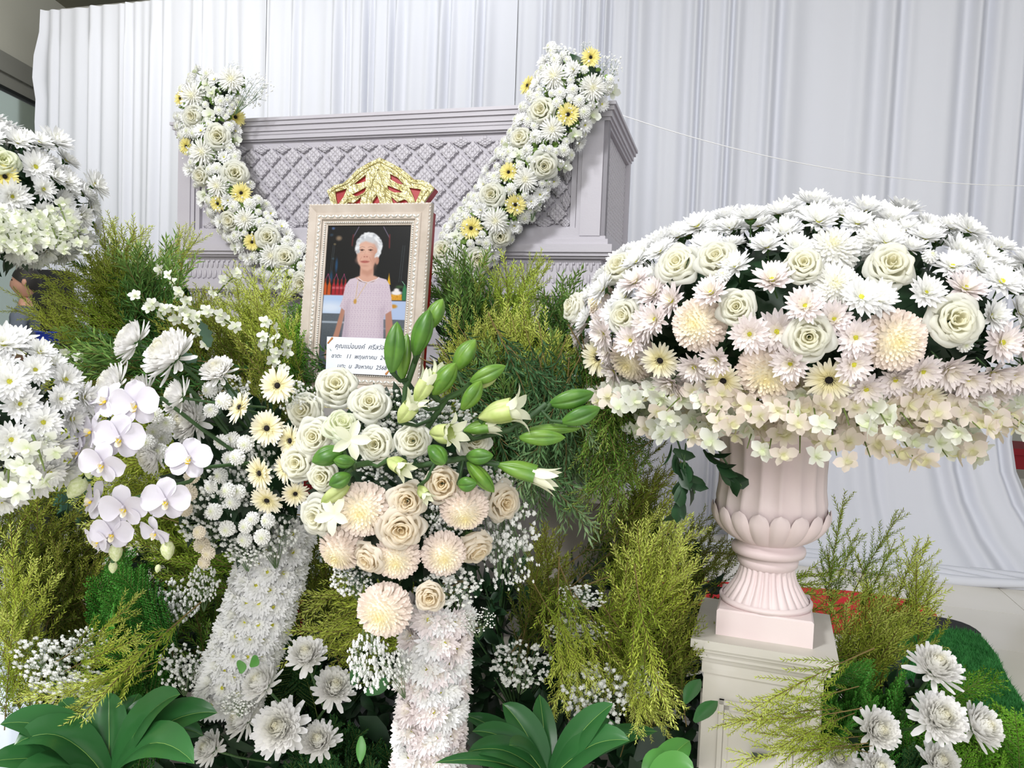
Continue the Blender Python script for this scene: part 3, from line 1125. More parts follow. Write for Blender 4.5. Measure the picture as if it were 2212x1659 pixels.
# the print: painted in a numpy grid, carried by the mesh as a colour attribute (a flat print)
GW, GH = 190, 326
ys, xs = np.mgrid[0:GH, 0:GW]
XP, YP = xs / (GW - 1) * 640, ys / (GH - 1) * 1100
img = np.zeros((GH, GW, 3))
noise = NP.rand(GH, GW)
img[:] = (.055, .055, .065)
img += (noise[..., None] - .5) * .03


def paint(mask, c, a=1.0, grain=.0):
    c = np.array([int(c[i:i + 2], 16) / 255 for i in (0, 2, 4)])
    mk = np.clip(mask, 0, 1)[..., None] * a
    img[:] = img * (1 - mk) + (c + (noise[..., None] - .5) * grain) * mk


def ell(cx, cy, rx, ry, soft=.08, ang=0):
    x, y = XP - cx, YP - cy
    c, s = math.cos(ang), math.sin(ang)
    d = np.sqrt(((x * c + y * s) / rx) ** 2 + ((-x * s + y * c) / ry) ** 2)
    return (1 + soft - d) / (2 * soft)


def poly(pts, soft=4):
    inside = np.zeros_like(XP, bool)
    dist = np.full_like(XP, 1e9)
    for (x0, y0), (x1, y1) in zip(pts, pts[1:] + pts[:1]):
        if y0 != y1:
            c = ((YP >= min(y0, y1)) & (YP < max(y0, y1))) & (XP < (x1 - x0) * (YP - y0) / (y1 - y0) + x0)
            inside ^= c
        L2 = (x1 - x0) ** 2 + (y1 - y0) ** 2 + 1e-9
        t = np.clip(((XP - x0) * (x1 - x0) + (YP - y0) * (y1 - y0)) / L2, 0, 1)
        dist = np.minimum(dist, np.hypot(XP - x0 - t * (x1 - x0), YP - y0 - t * (y1 - y0)))
    return .5 + np.where(inside, dist, -dist) / (2 * soft)


def line(pts, w):
    m_ = np.zeros_like(XP)
    for (x0, y0), (x1, y1) in zip(pts, pts[1:]):
        L2 = (x1 - x0) ** 2 + (y1 - y0) ** 2 + 1e-9
        t = np.clip(((XP - x0) * (x1 - x0) + (YP - y0) * (y1 - y0)) / L2, 0, 1)
        m_ = np.maximum(m_, 1.2 - np.hypot(XP - x0 - t * (x1 - x0), YP - y0 - t * (y1 - y0)) / w)
    return m_


# lights and hangings in the dark
for x, y, r, c in ((40, 20, 12, '5a7db8'), (90, 95, 22, 'b89a7a'), (60, 140, 10, '8a7a58'), (30, 70, 14, '31485e'), (55, 250, 10, '3a5566')):
    paint(ell(x, y, r, r * .8, .5), c, .7)
for x in (48, 60, 585, 600):
    paint(line([(x, 150), (x - 12, 420)], 3), '4f5a60', .6)
paint(ell(85, 300, 10, 50, .5), '1f4f7a', .8)
paint(ell(50, 390, 12, 40, .5), '1c4a72', .7)
for a, b_ in (((240, 10), (200, 90)), ((430, 10), (478, 90))):
    paint(line([a, b_], 4), '8b7f9a', .8)
paint(line([(200, 70), (196, 150)], 8), '5f2226', .9)
paint(line([(480, 70), (484, 165)], 8), '6b2428', .9)
# offering table, bottles, tray
paint(poly([(0, 525), (175, 520), (175, 665), (0, 665)]), 'b6cdf0')
paint(ell(60, 620, 110, 40, .6), 'e4ecfa', .8)
paint(poly([(470, 560), (640, 560), (640, 700), (470, 700)]), 'b4c6ea')
paint(poly([(0, 665), (175, 665), (175, 1100), (0, 1100)]), '5c646e', 1, .04)
paint(poly([(470, 700), (640, 700), (640, 1100), (470, 1100)]), '5c646e', 1, .04)
paint(poly([(0, 722), (180, 722), (180, 736), (0, 736)]), 'a9b4c2')
paint(poly([(470, 760), (640, 760), (640, 772), (470, 772)]), '8d98a6')
paint(poly([(0, 790), (640, 790), (640, 1100), (0, 1100)], 60), '4a5058', .7, .05)
for i, x in enumerate((8, 40, 75, 105, 135, 165)):
    c = 'c4521c' if i < 2 else 'a81f2a'
    paint(poly([(x - 13, 455), (x - 5, 430), (x - 5, 405), (x + 5, 405), (x + 5, 430), (x + 13, 455), (x + 14, 525), (x - 14, 525)]), c)
    paint(ell(x, 415, 6, 10, .4), '7c2a20')
    paint(line([(x, 405), (x - 16 if i % 2 else x + 18, 365)], 3), 'b04a7a', .8)
    if i > 1:
        paint(poly([(x - 12, 462), (x + 12, 462), (x + 12, 478), (x - 12, 478)]), 'd9747c', .7)
paint(poly([(484, 440), (496, 355), (512, 440)]), 'e0a91c')
paint(poly([(520, 510), (602, 510), (606, 555), (516, 555)]), 'd89a28', 1, .2)
paint(ell(560, 500, 42, 16, .3), 'f2ecec')
paint(ell(560, 480, 20, 14, .4), 'f4eeee')
paint(ell(545, 600, 26, 14, .4), 'c98c2a')
paint(poly([(605, 555), (605, 470), (614, 440), (624, 440), (634, 470), (634, 555)]), '2f7a4c')
paint(line([(618, 440), (598, 415)], 3), '8ac0a0')
paint(ell(580, 455, 30, 12, .4), '3a5a30', .8)
# the sitter: arms, dress, neck, head
skin, skin_d = 'd9a894', 'b98470'
paint(poly([(152, 600), (185, 610), (130, 900), (92, 960), (70, 930), (110, 790)]), skin_d)
paint(poly([(486, 640), (530, 630), (560, 800), (540, 880), (505, 860)]), skin_d)
paint(ell(85, 960, 42, 60, .15, .4), 'c79a88')
dress = [(250, 388), (196, 405), (166, 450), (150, 560), (132, 610), (175, 640), (176, 720), (166, 850), (150, 1100), (500, 1100), (486, 860), (476, 700), (484, 662), (540, 625), (522, 520), (504, 440), (478, 402), (415, 386), (380, 420), (320, 430), (270, 415)]
paint(poly(dress, 3), 'd6c5d2', 1, .05)
paint(poly([(180, 600), (205, 560), (215, 900), (190, 1100), (155, 1100), (170, 800)], 20), 'b3a2b2', .6)
paint(poly([(440, 620), (478, 600), (490, 860), (500, 1100), (440, 1100), (455, 800)], 20), 'b7a6b4', .5)
paint(ell(330, 720, 80, 220, .9), 'e2d4de', .6)
pat = ((np.floor(XP / 11 + (np.floor(YP / 16) % 2) * .5) % 2) * (np.floor(YP / 8) % 2)) * np.clip(poly(dress, 3), 0, 1)
paint(pat * (YP > 440), 'b39cb4', .35)
paint(poly([(272, 300), (372, 300), (378, 372), (420, 388), (382, 418), (322, 428), (276, 414), (240, 392), (272, 376)], 6), skin)
paint(poly([(280, 320), (372, 320), (372, 360), (330, 380), (285, 360)], 12), skin_d, .6)
paint(line([(258, 392), (300, 420), (340, 426), (400, 404), (420, 388)], 4), 'f0e6ee')
paint(line([(262, 420), (252, 560), (250, 570), (330, 430)], 2.5), 'd9b46a', .9)
paint(ell(250, 570, 12, 18, .3), 'c99a4a')
paint(ell(326, 158, 100, 106, .06), 'c9cbd0')
paint(ell(398, 262, 14, 30, .2), skin_d)
paint(poly([(236, 190), (246, 140), (300, 118), (370, 140), (396, 190), (392, 260), (368, 316), (330, 340), (292, 330), (256, 290), (240, 240)], 7), skin)
paint(ell(300, 170, 60, 40, .6), 'e6bba6', .7)
paint(ell(262, 260, 26, 22, .7), 'e4b09c', .7)
paint(ell(352, 262, 26, 22, .7), 'dba48e', .7)
paint(ell(378, 230, 22, 80, .7), 'bb8874', .6)
for _ in range(170):
    a = R.uniform(PI * .85, PI * 2.25)
    r_ = R.uniform(.76, 1.02)
    x, y = 326 + 100 * r_ * math.cos(a), 166 + 110 * r_ * math.sin(a)
    paint(ell(x, y, R.uniform(7, 15), R.uniform(4, 8), .6, a + R.uniform(.9, 2.2)), R.choice(('dfe1e6', 'eceef2', 'b2b5bc', 'cdd0d6', 'f4f5f8')), .75)
for x, s in ((276, 1), (342, -1)):
    paint(line([(x - 20, 166 + 2 * s), (x, 158), (x + 20, 166 - 2 * s)], 3), '9a7668', .7)
    paint(ell(x, 184, 17, 7, .4), '8a5f50', .8)
    paint(ell(x, 185, 7, 5, .4), '2a1a18', .95)
    paint(line([(x - 18, 181), (x, 177), (x + 18, 182)], 2.5), '5f3c34', .8)
    paint(line([(x - 16, 198), (x, 202), (x + 16, 198)], 2), 'ab7a68', .7)
paint(line([(304, 190), (296, 222)], 3), 'c29480', .6)
paint(ell(307, 228, 24, 13, .4), 'dba592', .9)
paint(ell(298, 234, 6, 3.5, .5), '8a5446', .8)
paint(ell(318, 234, 6, 3.5, .5), '8a5446', .8)
paint(line([(276, 236), (262, 268)], 2.5), 'b07c6a', .7)
paint(line([(338, 236), (352, 268)], 2.5), 'b07c6a', .7)
paint(ell(304, 272, 32, 10, .3), 'b9685f', .95)
paint(line([(270, 268), (304, 273), (340, 268)], 2), '7d3e3a', .9)
paint(ell(306, 302, 26, 8, .6), 'c08c7a', .5)
vig = np.clip(img, 0, 1) * .84
lin = np.where(vig <= .04045, vig / 12.92, ((vig + .055) / 1.055) ** 2.4)
pw, phh = FW_ - .14, FH_ - .14
gv = np.stack([-pw / 2 + pw * xs / (GW - 1), np.full_like(XP, -.008), .07 + phh * (1 - ys / (GH - 1))], -1).reshape(-1, 3)
idx = (ys * GW + xs)
fa = np.stack([idx[:-1, :-1], idx[1:, :-1], idx[1:, 1:], idx[:-1, 1:]], -1).reshape(-1, 4)
me = bpy.data.meshes.new('photograph')
me.from_pydata(gv.tolist(), [], fa.tolist())
at = me.color_attributes.new('print', 'FLOAT_COLOR', 'POINT')
at.data.foreach_set('color', np.concatenate([lin.reshape(-1, 3), np.ones((GW * GH, 1))], 1).ravel())
pm, nt, b, out = nodes('photo_print')
an = nt.nodes.new('ShaderNodeAttribute')
an.attribute_name = 'print'
nt.links.new(an.outputs['Color'], b.inputs['Base Color'])
b.inputs['Roughness'].default_value = .25
me.materials.append(pm)
ph_o = mkobj('photograph', me, fr)
ph_o['label'] = 'portrait photograph of an older woman with short silver hair in a pale dress'
mb = MB()
mb.box((-hw + .01, .0, .01), (hw - .01, .012, FH_ - .01))
mb.obj('backing_board', M['frame_wood'], fr, False)


def text(body, size, parent, Mx, mat, name='lettering', shear=.3):
    cu = bpy.data.curves.new('t', 'FONT')
    cu.body, cu.size, cu.shear, cu.align_x = body, size, shear, 'LEFT'
    cu.resolution_u = 3
    o = bpy.data.objects.new('t', cu)
    COL.objects.link(o)
    bpy.context.view_layer.update()
    me_ = bpy.data.meshes.new_from_object(o.evaluated_get(bpy.context.evaluated_depsgraph_get()))
    bpy.data.objects.remove(o)
    me_.materials.clear()
    me_.materials.append(mat)
    return mkobj(name, me_, parent, Mx)


# name card leaning in front of the print
kx = lambda x, y: ((x - (185 - 75 * (y - 478) / 1082)) / 640 - .5) * pw
kz = lambda y: .07 + phh * (1 - (y - 480) / 1100)
card = thing('name_card', 'white card with Thai handwriting-style lettering at the foot of the portrait', 'card', FM @ T(kx(455, 1450), -.03, kz(1590)) @ RX(math.radians(4)))
cw, ch = .235, kz(1325) - kz(1590)
M['card'] = plain('card_white', 'e6ebf6', .3)
M['ink'] = plain('ink', '1d2030', .6)
M['ornament'] = plain('card_ornament', 'b9783a', .6)
mb = MB()
mb.box((-cw / 2, 0, 0), (cw / 2, .0015, ch))
mb.obj('sheet', M['card'], card, False)
for i, (s, x, z, sz) in enumerate((('คุณแม่อนงค์  ศรีสวัสดิ์', -.088, ch - .036, .0212), ('ชาตะ   11  พฤษภาคม  2486', -.1, ch - .068, .0192), ('มตะ  น  สิงหาคม  2568', -.078, ch - .1, .0192))):
    text(s, sz, card, T(x, -.0006, z) @ RX(PI / 2), M['ink'])
for sx, sz in ((-1, 1), (1, -1), (-1, -1), (1, 1)):
    m = MB()
    for k in range(7):
        a = k / 6 * PI / 2
        m.ball((sx * (cw / 2 - .005 - .014 * abs(math.cos(a)) ** 2), -.0008, ch / 2 + sz * (ch / 2 - .005 - .016 * abs(math.sin(a)) ** 2)), .0042 - .0002 * k, 3, 6, sq=(1, .2, 1))
    if (sx, sz) in ((-1, 1), (1, -1)):
        m.obj('corner_ornament', M['ornament'], card)

# easel
M['red_lacquer'] = plain('red_lacquer', 'a01822', .4, '8a121c', 6)
M['gilt'] = plain('gilt', '9a8e58', .35, 'cfc89a', 30, bump=.6, bscale=90, metal=.5)
ea = thing('easel', 'red lacquered easel with gilt carving behind the portrait frame', 'easel', FM)
m = MB()
for x in (-hw + .03, hw - .04):
    m.box((x, .02, -.85), (x + .03, .045, FH_ - .02))
m.obj('upright', M['red_lacquer'], ea, False)
m = MB()
m.box((-hw - .03, -.05, -.05), (hw + .05, .05, -.004))
m.obj('ledge', M['gilt'], ea, False)
for s in (-1, 1):
    m = MB()
    m.tube([(s * .16, .06, -.3), (s * .3, -.06, -.9)], .018, 4)
    m.obj('leg', M['red_lacquer'], ea, False)
m = MB()
m.tube([(0, .08, .3), (0, .5, -.75)], .018, 4)
m.obj('leg', M['red_lacquer'], ea, False)
# crest: red board, gilt openwork on it
CR = lambda x, y: ((x - 527) / 3.074 / FPX * 2.55, (350 - y) / 3.074 / FPX * 2.66)
outl = [(205, 375), (225, 350), (205, 310), (190, 270), (175, 245), (230, 210), (290, 200), (330, 170), (390, 110), (470, 70), (545, 38), (620, 70), (700, 110), (760, 150), (800, 185), (860, 190), (910, 210), (945, 240), (900, 300), (870, 350), (880, 375)]
holes = [[(240, 258), (318, 240), (300, 285), (262, 335), (250, 300)], [(365, 205), (450, 152), (452, 188), (410, 200)], [(365, 268), (460, 230), (450, 262), (400, 282)],
         [(308, 350), (345, 322), (380, 325), (428, 290), (420, 330), (395, 352)], [(545, 284), (565, 320), (562, 342), (540, 348), (520, 342), (518, 320)],
         [(635, 150), (715, 185), (735, 212), (690, 205), (640, 180)], [(620, 220), (700, 248), (725, 262), (670, 262), (628, 245)],
         [(652, 290), (700, 325), (742, 310), (776, 330), (776, 350), (680, 352)], [(775, 240), (852, 252), (822, 325), (800, 280)]]


def extruded(name, loops, depth, mat, y0, parent, bev=0.):
    cu = bpy.data.curves.new(name, 'CURVE')
    cu.dimensions, cu.fill_mode, cu.extrude, cu.bevel_depth, cu.bevel_resolution = '2D', 'BOTH', depth / 2, bev, 1
    for lp in loops:
        s = cu.splines.new('POLY')
        s.points.add(len(lp) - 1)
        for q, (x, y) in zip(s.points, lp):
            q.co = (*CR(x, y), 0, 1)
        s.use_cyclic_u = True
    o = bpy.data.objects.new(name, cu)
    COL.objects.link(o)
    bpy.context.view_layer.update()
    me_ = bpy.data.meshes.new_from_object(o.evaluated_get(bpy.context.evaluated_depsgraph_get()))
    bpy.data.objects.remove(o)
    me_.materials.clear()
    me_.materials.append(mat)
    return mkobj(name, me_, parent, T(0, y0, FH_) @ RX(PI / 2))


extruded('crest_board', [outl], .034, M['red_lacquer'], .037, ea)
extruded('crest_gilding', [outl] + [[(sum(p[0] for p in h_) / len(h_) + 1.18 * (x - sum(p[0] for p in h_) / len(h_)), sum(p[1] for p in h_) / len(h_) + 1.25 * (y - sum(p[1] for p in h_) / len(h_))) for x, y in h_] for h_ in holes], .008, M['gilt'], .016, ea, .001)
m = MB()
for lp in ([(190, 262), (250, 225), (330, 195), (420, 120), (545, 62), (670, 120), (780, 200), (860, 215), (920, 245)],
           [(470, 350), (480, 280), (510, 180), (545, 110), (580, 180), (605, 280), (620, 350)],
           [(300, 345), (330, 300), (400, 290), (450, 270), (500, 215)], [(790, 345), (755, 300), (690, 280), (640, 262), (590, 215)],
           [(235, 345), (228, 290), (205, 255)], [(850, 345), (870, 290), (905, 250)], [(345, 215), (420, 150), (480, 110)], [(745, 220), (680, 160), (610, 110)],
           [(500, 350), (512, 300), (545, 262), (578, 300), (588, 350)]):
    pts = [(CR(x, y)[0], .011, CR(x, y)[1]) for x, y in lp]
    fine = []
    for a, b_ in zip(pts, pts[1:]):
        for q in range(4):
            fine.append(tuple(a[k] + (b_[k] - a[k]) * q / 4 for k in range(3)))
    fine.append(pts[-1])
    m.tube(fine, [.003 * R.uniform(.6, 1.3) for _ in fine], 6)
m.obj('crest_scrollwork', M['gilt'], ea, True, T(0, 0, FH_))['kind'] = 'stuff'

# ------------------------------------------------------------------ arrangements
def ell_hit(px, py, c, rx, ru, rd):
    """first hit of the view ray with a squashed ellipsoid (ru above, rd below its middle); nearest point when it misses"""
    d = ray(px, py).normalized()
    best = None
    for rz in (ru, rd):
        S = Vector((1 / rx, 1 / rx, 1 / rz))
        o = Vector([(EYE[i] - c[i]) * S[i] for i in range(3)])
        q = Vector([d[i] * S[i] for i in range(3)])
        A, B, C_ = q.dot(q), 2 * o.dot(q), o.dot(o) - 1
        D = B * B - 4 * A * C_
        t = (-B - math.sqrt(D)) / (2 * A) if D > 0 else -B / (2 * A)
        p = EYE + d * t
        if (p.z >= c.z) == (rz == ru):
            best = p
            break
        best = best or p
    rz = ru if best.z >= c.z else rd
    n = Vector(((best.x - c.x) / rx ** 2, (best.y - c.y) / rx ** 2, (best.z - c.z) / rz ** 2)).normalized()
    return best, n


def to_cam(p):
    return (EYE - p).normalized()


def rad(px_r, p):
    return px_r / FPX * (p - EYE).dot(FWD)


def core(name, label, c, rx, ru, rd, mats, cat='foliage', n=420, leafl=.055, seed=1):
    """green heart of an arrangement: foam ball and the leaves pushed into it"""
    t = thing(name, label, cat, T(*c))
    m = MB()
    v = []
    for i in range(11):
        a = PI * i / 10
        for j in range(20):
            b_ = 2 * PI * j / 20
            rz = ru if a < PI / 2 else rd
            v.append((rx * math.sin(a) * math.cos(b_), rx * math.sin(a) * math.sin(b_), rz * math.cos(a)))
    m.grid(v, 11, 20, 0, None, True)
    m.obj('foam', M['leaf_dark'], t)
    rr = random.Random(seed)
    m = MB()
    for i in range(n):
        th = math.acos(1 - 2 * (i + .5) / n)
        ph = i * 2.39996
        d = Vector((math.sin(th) * math.cos(ph), math.sin(th) * math.sin(ph), math.cos(th)))
        rz = ru if d.z > 0 else rd
        p = Vector((d.x * rx, d.y * rx, d.z * rz))
        x = (d + Vector((rr.uniform(-1, 1), rr.uniform(-1, 1), rr.uniform(-1, 1))) * .9).normalized()
        y = x.cross(Vector((rr.uniform(-1, 1), rr.uniform(-1, 1), rr.uniform(-1, 1)))).normalized()
        q, f = petal(leafl * rr.uniform(.7, 1.3), leafl * .22, 3, tip=.05, curl=-.5)
        m.add(q, f, 0, frame_m(p, x, y, x.cross(y)))
    o = m.obj('leaves', mats, t)
    o['kind'] = 'stuff'
    return t


def dendro_spray(label, group, base, d, L, n, fl, seed, r=.026, kindname='dendrobium_spray'):
    rr = random.Random(seed)
    t = thing(kindname, label, 'orchid', T(*base), group)
    d = Vector(d).normalized()
    side = d.cross(Z).normalized() if abs(d.z) < .95 else Vector((1, 0, 0))
    pts = [d * (L * k / 6) - Z * (.25 * L * (k / 6) ** 2) for k in range(7)]
    m = MB()
    m.tube(pts, [.0028, .0027, .0025, .0022, .002, .0016, .0012], 5)
    m.obj('stem', M['twig_green'], t)
    for i in range(n):
        q = .15 + .85 * i / max(1, n - 1)
        p = pts[min(6, int(q * 6))]
        off = side * (1 if i % 2 else -1) * r * .7 + Vector((rr.uniform(-1, 1), rr.uniform(-1, 1), rr.uniform(-1, 1))) * r * .4
        n_ = (off.normalized() * .5 + to_cam(Vector(base) + p) * .6 + d * .4 + Vector((rr.uniform(-.9, .9), rr.uniform(-.6, .6), rr.uniform(-1.0, .5))))
        mkobj('floret', rr.choice(fl), t, facing(p + off, n_, r * rr.uniform(.85, 1.12), rr.uniform(-.6, .6)))
    return t


def gyp_mesh(seed, n=130, rx=1., ry=1., rz=.7, fr=.085):
    """baby's breath: branching wiry stems and tiny double florets; unit size"""
    rr = random.Random(seed)
    st, fl = MB(), MB()
    base = Vector((0, 0, -1.3))
    hubs = []
    for i in range(11):
        h = Vector((rr.uniform(-.6, .6) * rx, rr.uniform(-.6, .6) * ry, rr.uniform(-.5, .3) * rz))
        hubs.append(h)
        st.tube([base * .9 + h * .1, (base + h) * .5 + Vector((rr.uniform(-.1, .1), rr.uniform(-.1, .1), 0)), h], [.016, .013, .01], 4)
    for i in range(n):
        while True:
            p = Vector((rr.uniform(-1, 1), rr.uniform(-1, 1), rr.uniform(-1, 1)))
            if p.length < 1:
                break
        p = Vector((p.x * rx, p.y * ry, p.z * rz))
        h = min(hubs, key=lambda q: (q - p).length + (.5 if q.z > p.z else 0))
        if rr.random() < .55:
            st.tube([h, (h + p) * .5 + Vector((rr.uniform(-.06, .06), rr.uniform(-.06, .06), 0)), p], .006, 3)
        s = fr * rr.uniform(.6, 1.15)
        d = Vector((rr.uniform(-1, 1), rr.uniform(-1, 1), rr.uniform(-.2, 1))).normalized()
        K = facing(p, d, s)
        fl.ball((0, 0, 0), .7, 4, 6, 0, K)
        for k in range(5):
            a = k * 1.2566
            fl.add([(0, 0, .1), (.75 * math.cos(a - .5), .75 * math.sin(a - .5), .5), (1.05 * math.cos(a), 1.05 * math.sin(a), .35), (.75 * math.cos(a + .5), .75 * math.sin(a + .5), .5)], [(0, 1, 2, 3)], 0, K)
    return [('stems', st.mesh('stems', M['gyp_stem']), 'stuff', []), ('florets', fl.mesh('florets', M['gyp']), 'stuff', [])]


GYP = [gyp_mesh(400 + i, 150) for i in range(4)] + [gyp_mesh(410 + i, 110, fr=.06) for i in range(2)]


def gyp(label, px, py, rx, ry, y, up=None, sparse=False, group='clouds of baby\'s breath'):
    p = P(px, py, y)
    t = thing('babys_breath', label, 'flower', None, group)
    s = rad(1, p)
    d = (Vector(up) if up else Vector((R.uniform(-.3, .3), -.35, 1))).normalized()
    x = d.cross(Vector((0, -1, 0))).normalized()
    yv = d.cross(x)
    Mx = Matrix((x * rx * s, yv * min(rx, ry) * s * .8, d * ry * s * 1.3)).transposed().to_4x4()
    Mx.translation = p
    t.matrix_basis = Mx
    put(GYP[R.randrange(4, 6)] if sparse else GYP[R.randrange(4)], t)
    return t


# ---- the great dome on the urn
DC = Vector((UB.x + .05, UB.y + .0, 1.40))
DR, DU, DD = .56, .31, .225
core('dome_foam', 'dark green leafy heart of the flower dome on the urn', DC, DR * .76, DU * .76, DD * .76, M['leaf_dark'], n=900)
marks, spots = [], []
dome_list = [
    ('rose', 1349, 586, 42, 'the leftmost high rose', 'cream rose at the left end of the upper rose row on the urn dome'),
    ('rose', 1470, 581, 47, 'the second high rose', 'open cream rose, second in the upper rose row on the urn dome'),
    ('rose', 1552, 568, 44, 'the third high rose', 'cream rose half covered by a chrysanthemum, third in the dome upper rose row'),
    ('rose', 1735, 581, 43, 'the fourth high rose', 'cream rose below the big white pompon on the urn dome'),
    ('rose', 1918, 583, 52, 'the largest high rose', 'large cream rose near the right end of the dome upper rose row'),
    ('rose', 1596, 668, 41, 'the small middle rose', 'small pale rose in the middle of the dome, beside the cream pompon'),
    ('rose', 1747, 725, 50, 'the wide open rose', 'wide open cream rose at the very front of the urn dome'),
    ('rose', 2053, 695, 54, 'the far right rose', 'cream rose at the right side of the dome beside bare dark stems'),
    ('rose', 1360, 684, 40, 'the lower left rose', 'cream rose low on the left side of the dome under the high rose'),
    ('rose', 1249, 668, 34, 'the edge rose', 'cream rose seen sideways at the left rim of the urn dome'),
    ('peach', 1502, 700, 66, 'the upper left pompon', 'cream yellow pompon chrysanthemum left of the small middle rose on the dome'),
    ('peach', 1939, 739, 76, 'the right hand pompon', 'big cream pompon chrysanthemum on the right half of the dome'),
    ('peach', 1657, 814, 74, 'the low central pompon', 'round peach pompon chrysanthemum low at the front of the dome between two gerberas'),
    ('peach', 1358, 785, 58, 'the low left pompon', 'peach pompon chrysanthemum low on the left of the dome beside a gerbera'),
    ('peach', 1290, 648, 42, 'the left rim pompon', 'small cream pompon chrysanthemum at the left rim of the urn dome'),
    ('pompon_white', 1801, 526, 62, 'the top white pompon', 'white pompon chrysanthemum high in the middle of the urn dome'),
    ('pompon_white', 1808, 610, 58, 'the middle white pompon', 'white pompon chrysanthemum between the fourth and the largest high rose'),
    ('pompon_white', 1911, 503, 58, 'the upper right white pompon', 'white pompon chrysanthemum above the largest high rose on the dome'),
    ('gerbera', 1433, 771, 44, 'the round left gerbera', 'cream gerbera with black eye between two peach pompons on the dome'),
    ('gerbera', 1301, 766, 46, 'the side gerbera', 'cream gerbera with black eye seen half sideways at the left of the dome'),
    ('gerbera', 1566, 812, 44, 'the gerbera by the low pompon', 'cream gerbera with black eye touching the low peach pompon'),
    ('gerbera', 1790, 810, 54, 'the gerbera under the open rose', 'large pale yellow gerbera with black eye under the wide open rose'),
    ('gerbera', 1984, 853, 54, 'the right gerbera', 'cream gerbera with black eye on the right lower part of the dome'),
    ('gerbera_peach', 1650, 894, 42, 'the peach gerbera', 'peach gerbera with black eye hanging under the low pompon of the dome'),
    ('gerbera_peach', 1858, 908, 42, 'the tilted peach gerbera', 'peach gerbera facing sideways near the lower rim of the dome'),
    ('gerbera_peach', 1475, 870, 48, 'the drooping gerbera', 'peach gerbera seen from behind low on the left of the dome'),
]
spin_dir = {1301: (-.6, -.5, -.1), 1858: (.8, -.3, .1), 1475: (-.1, -.7, -.8), 1650: (.1, -.9, -.35), 1249: (-.9, -.3, .2)}
for k, x, y, r, nm, lab in dome_list:
    p, n = ell_hit(x, y, DC, DR, DU, DD)
    n2 = Vector(spin_dir[x]) if x in spin_dir else n * .75 + to_cam(p) * .55
    n2 = n2.normalized()
    rr_ = rad(r, p)
    p = p + n * (.012 if k[0] != 'p' else -.018)
    flower(k, lab, p, n2, rr_, 'named flowers of the urn dome')
    marks.append((nm, p))
    spots.append((p, rr_ * (.95 if k[0] == 'p' else .85)))
nam = Namer(marks)
cand = []
N_ = 3200
for i in range(N_):
    th = math.acos(1 - 2 * (i + .5) / N_)
    ph = i * 2.39996
    d = Vector((math.sin(th) * math.cos(ph), math.sin(th) * math.sin(ph), math.cos(th)))
    rz = DU if d.z > 0 else DD
    jit = R.uniform(.95, 1.05)
    p = DC + Vector((d.x * DR, d.y * DR, d.z * rz)) * jit
    n = Vector((d.x / DR, d.y / DR, d.z / rz)).normalized()
    if d.z < -.62 or n.dot(to_cam(p)) < -.28:
        continue
    cand.append((p, n, d))
R.shuffle(cand)
for p, n, d in cand:
    r = R.uniform(.037, .048)
    if any((p - q).length < (r * .66 + qr * .80) for q, qr in spots[:26]) or any((p - q).length < r * 1.26 for q, qr in spots[26:]):
        continue
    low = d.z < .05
    k = 'daisy_blush_uplit' if (low or (d.z < .35 and R.random() < .45)) else 'daisy'  # low flowers take the petals that carry the pink uplight
    if R.random() < .07:
        k, r = 'button_small', .018
    n = (n + Vector((R.uniform(-.3, .3), R.uniform(-.3, .3), R.uniform(-.1, .35))) + to_cam(p) * (.25 if low else .3)).normalized()
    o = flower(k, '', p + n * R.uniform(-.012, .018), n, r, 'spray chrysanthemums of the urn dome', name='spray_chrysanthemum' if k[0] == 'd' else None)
    nam.add(o, {'daisy': 'white daisy chrysanthemum', 'daisy_blush_uplit': 'blush, uplight-tinted daisy chrysanthemum', 'button_small': 'tiny white chrysanthemum bud'}[k], p)
    spots.append((p, r))
nam.done()
# skirt of dendrobium orchids under the dome
for tier, (rr_, zz, cnt, dz) in enumerate(((.53, -.15, 44, -.2), (.44, -.2, 36, -.55))):
    for i in range(cnt):
        a = -PI / 2 + (i / cnt - .5) * 2 * PI * .86 + R.uniform(-.05, .05)
        d = Vector((math.cos(a), math.sin(a), 0))
        b0 = DC + d * rr_ * .72 + Z * (zz + .03)
        side = ('left' if d.x < -.5 else 'right' if d.x > .5 else 'front')
        blush = -.7 < d.x < .75 and d.y < 0  # front of the skirt gets the tint holding the pink uplight
        dendro_spray(('pale blush, uplight-tinted' if blush else 'greenish white') + ' dendrobium orchid sprig, %s from the left in the urn dome %s skirt' % (ordw(i + 1), ('upper', 'lower')[tier]),
                     'dendrobium skirt of the urn dome', b0, d + Z * dz, rr_ * .3, 9, DENDRO_BLUSH_UPLIT + DENDRO[:1] if blush else DENDRO + DENDRO_BLUSH_UPLIT[:1], 500 + tier * 60 + i, .034)
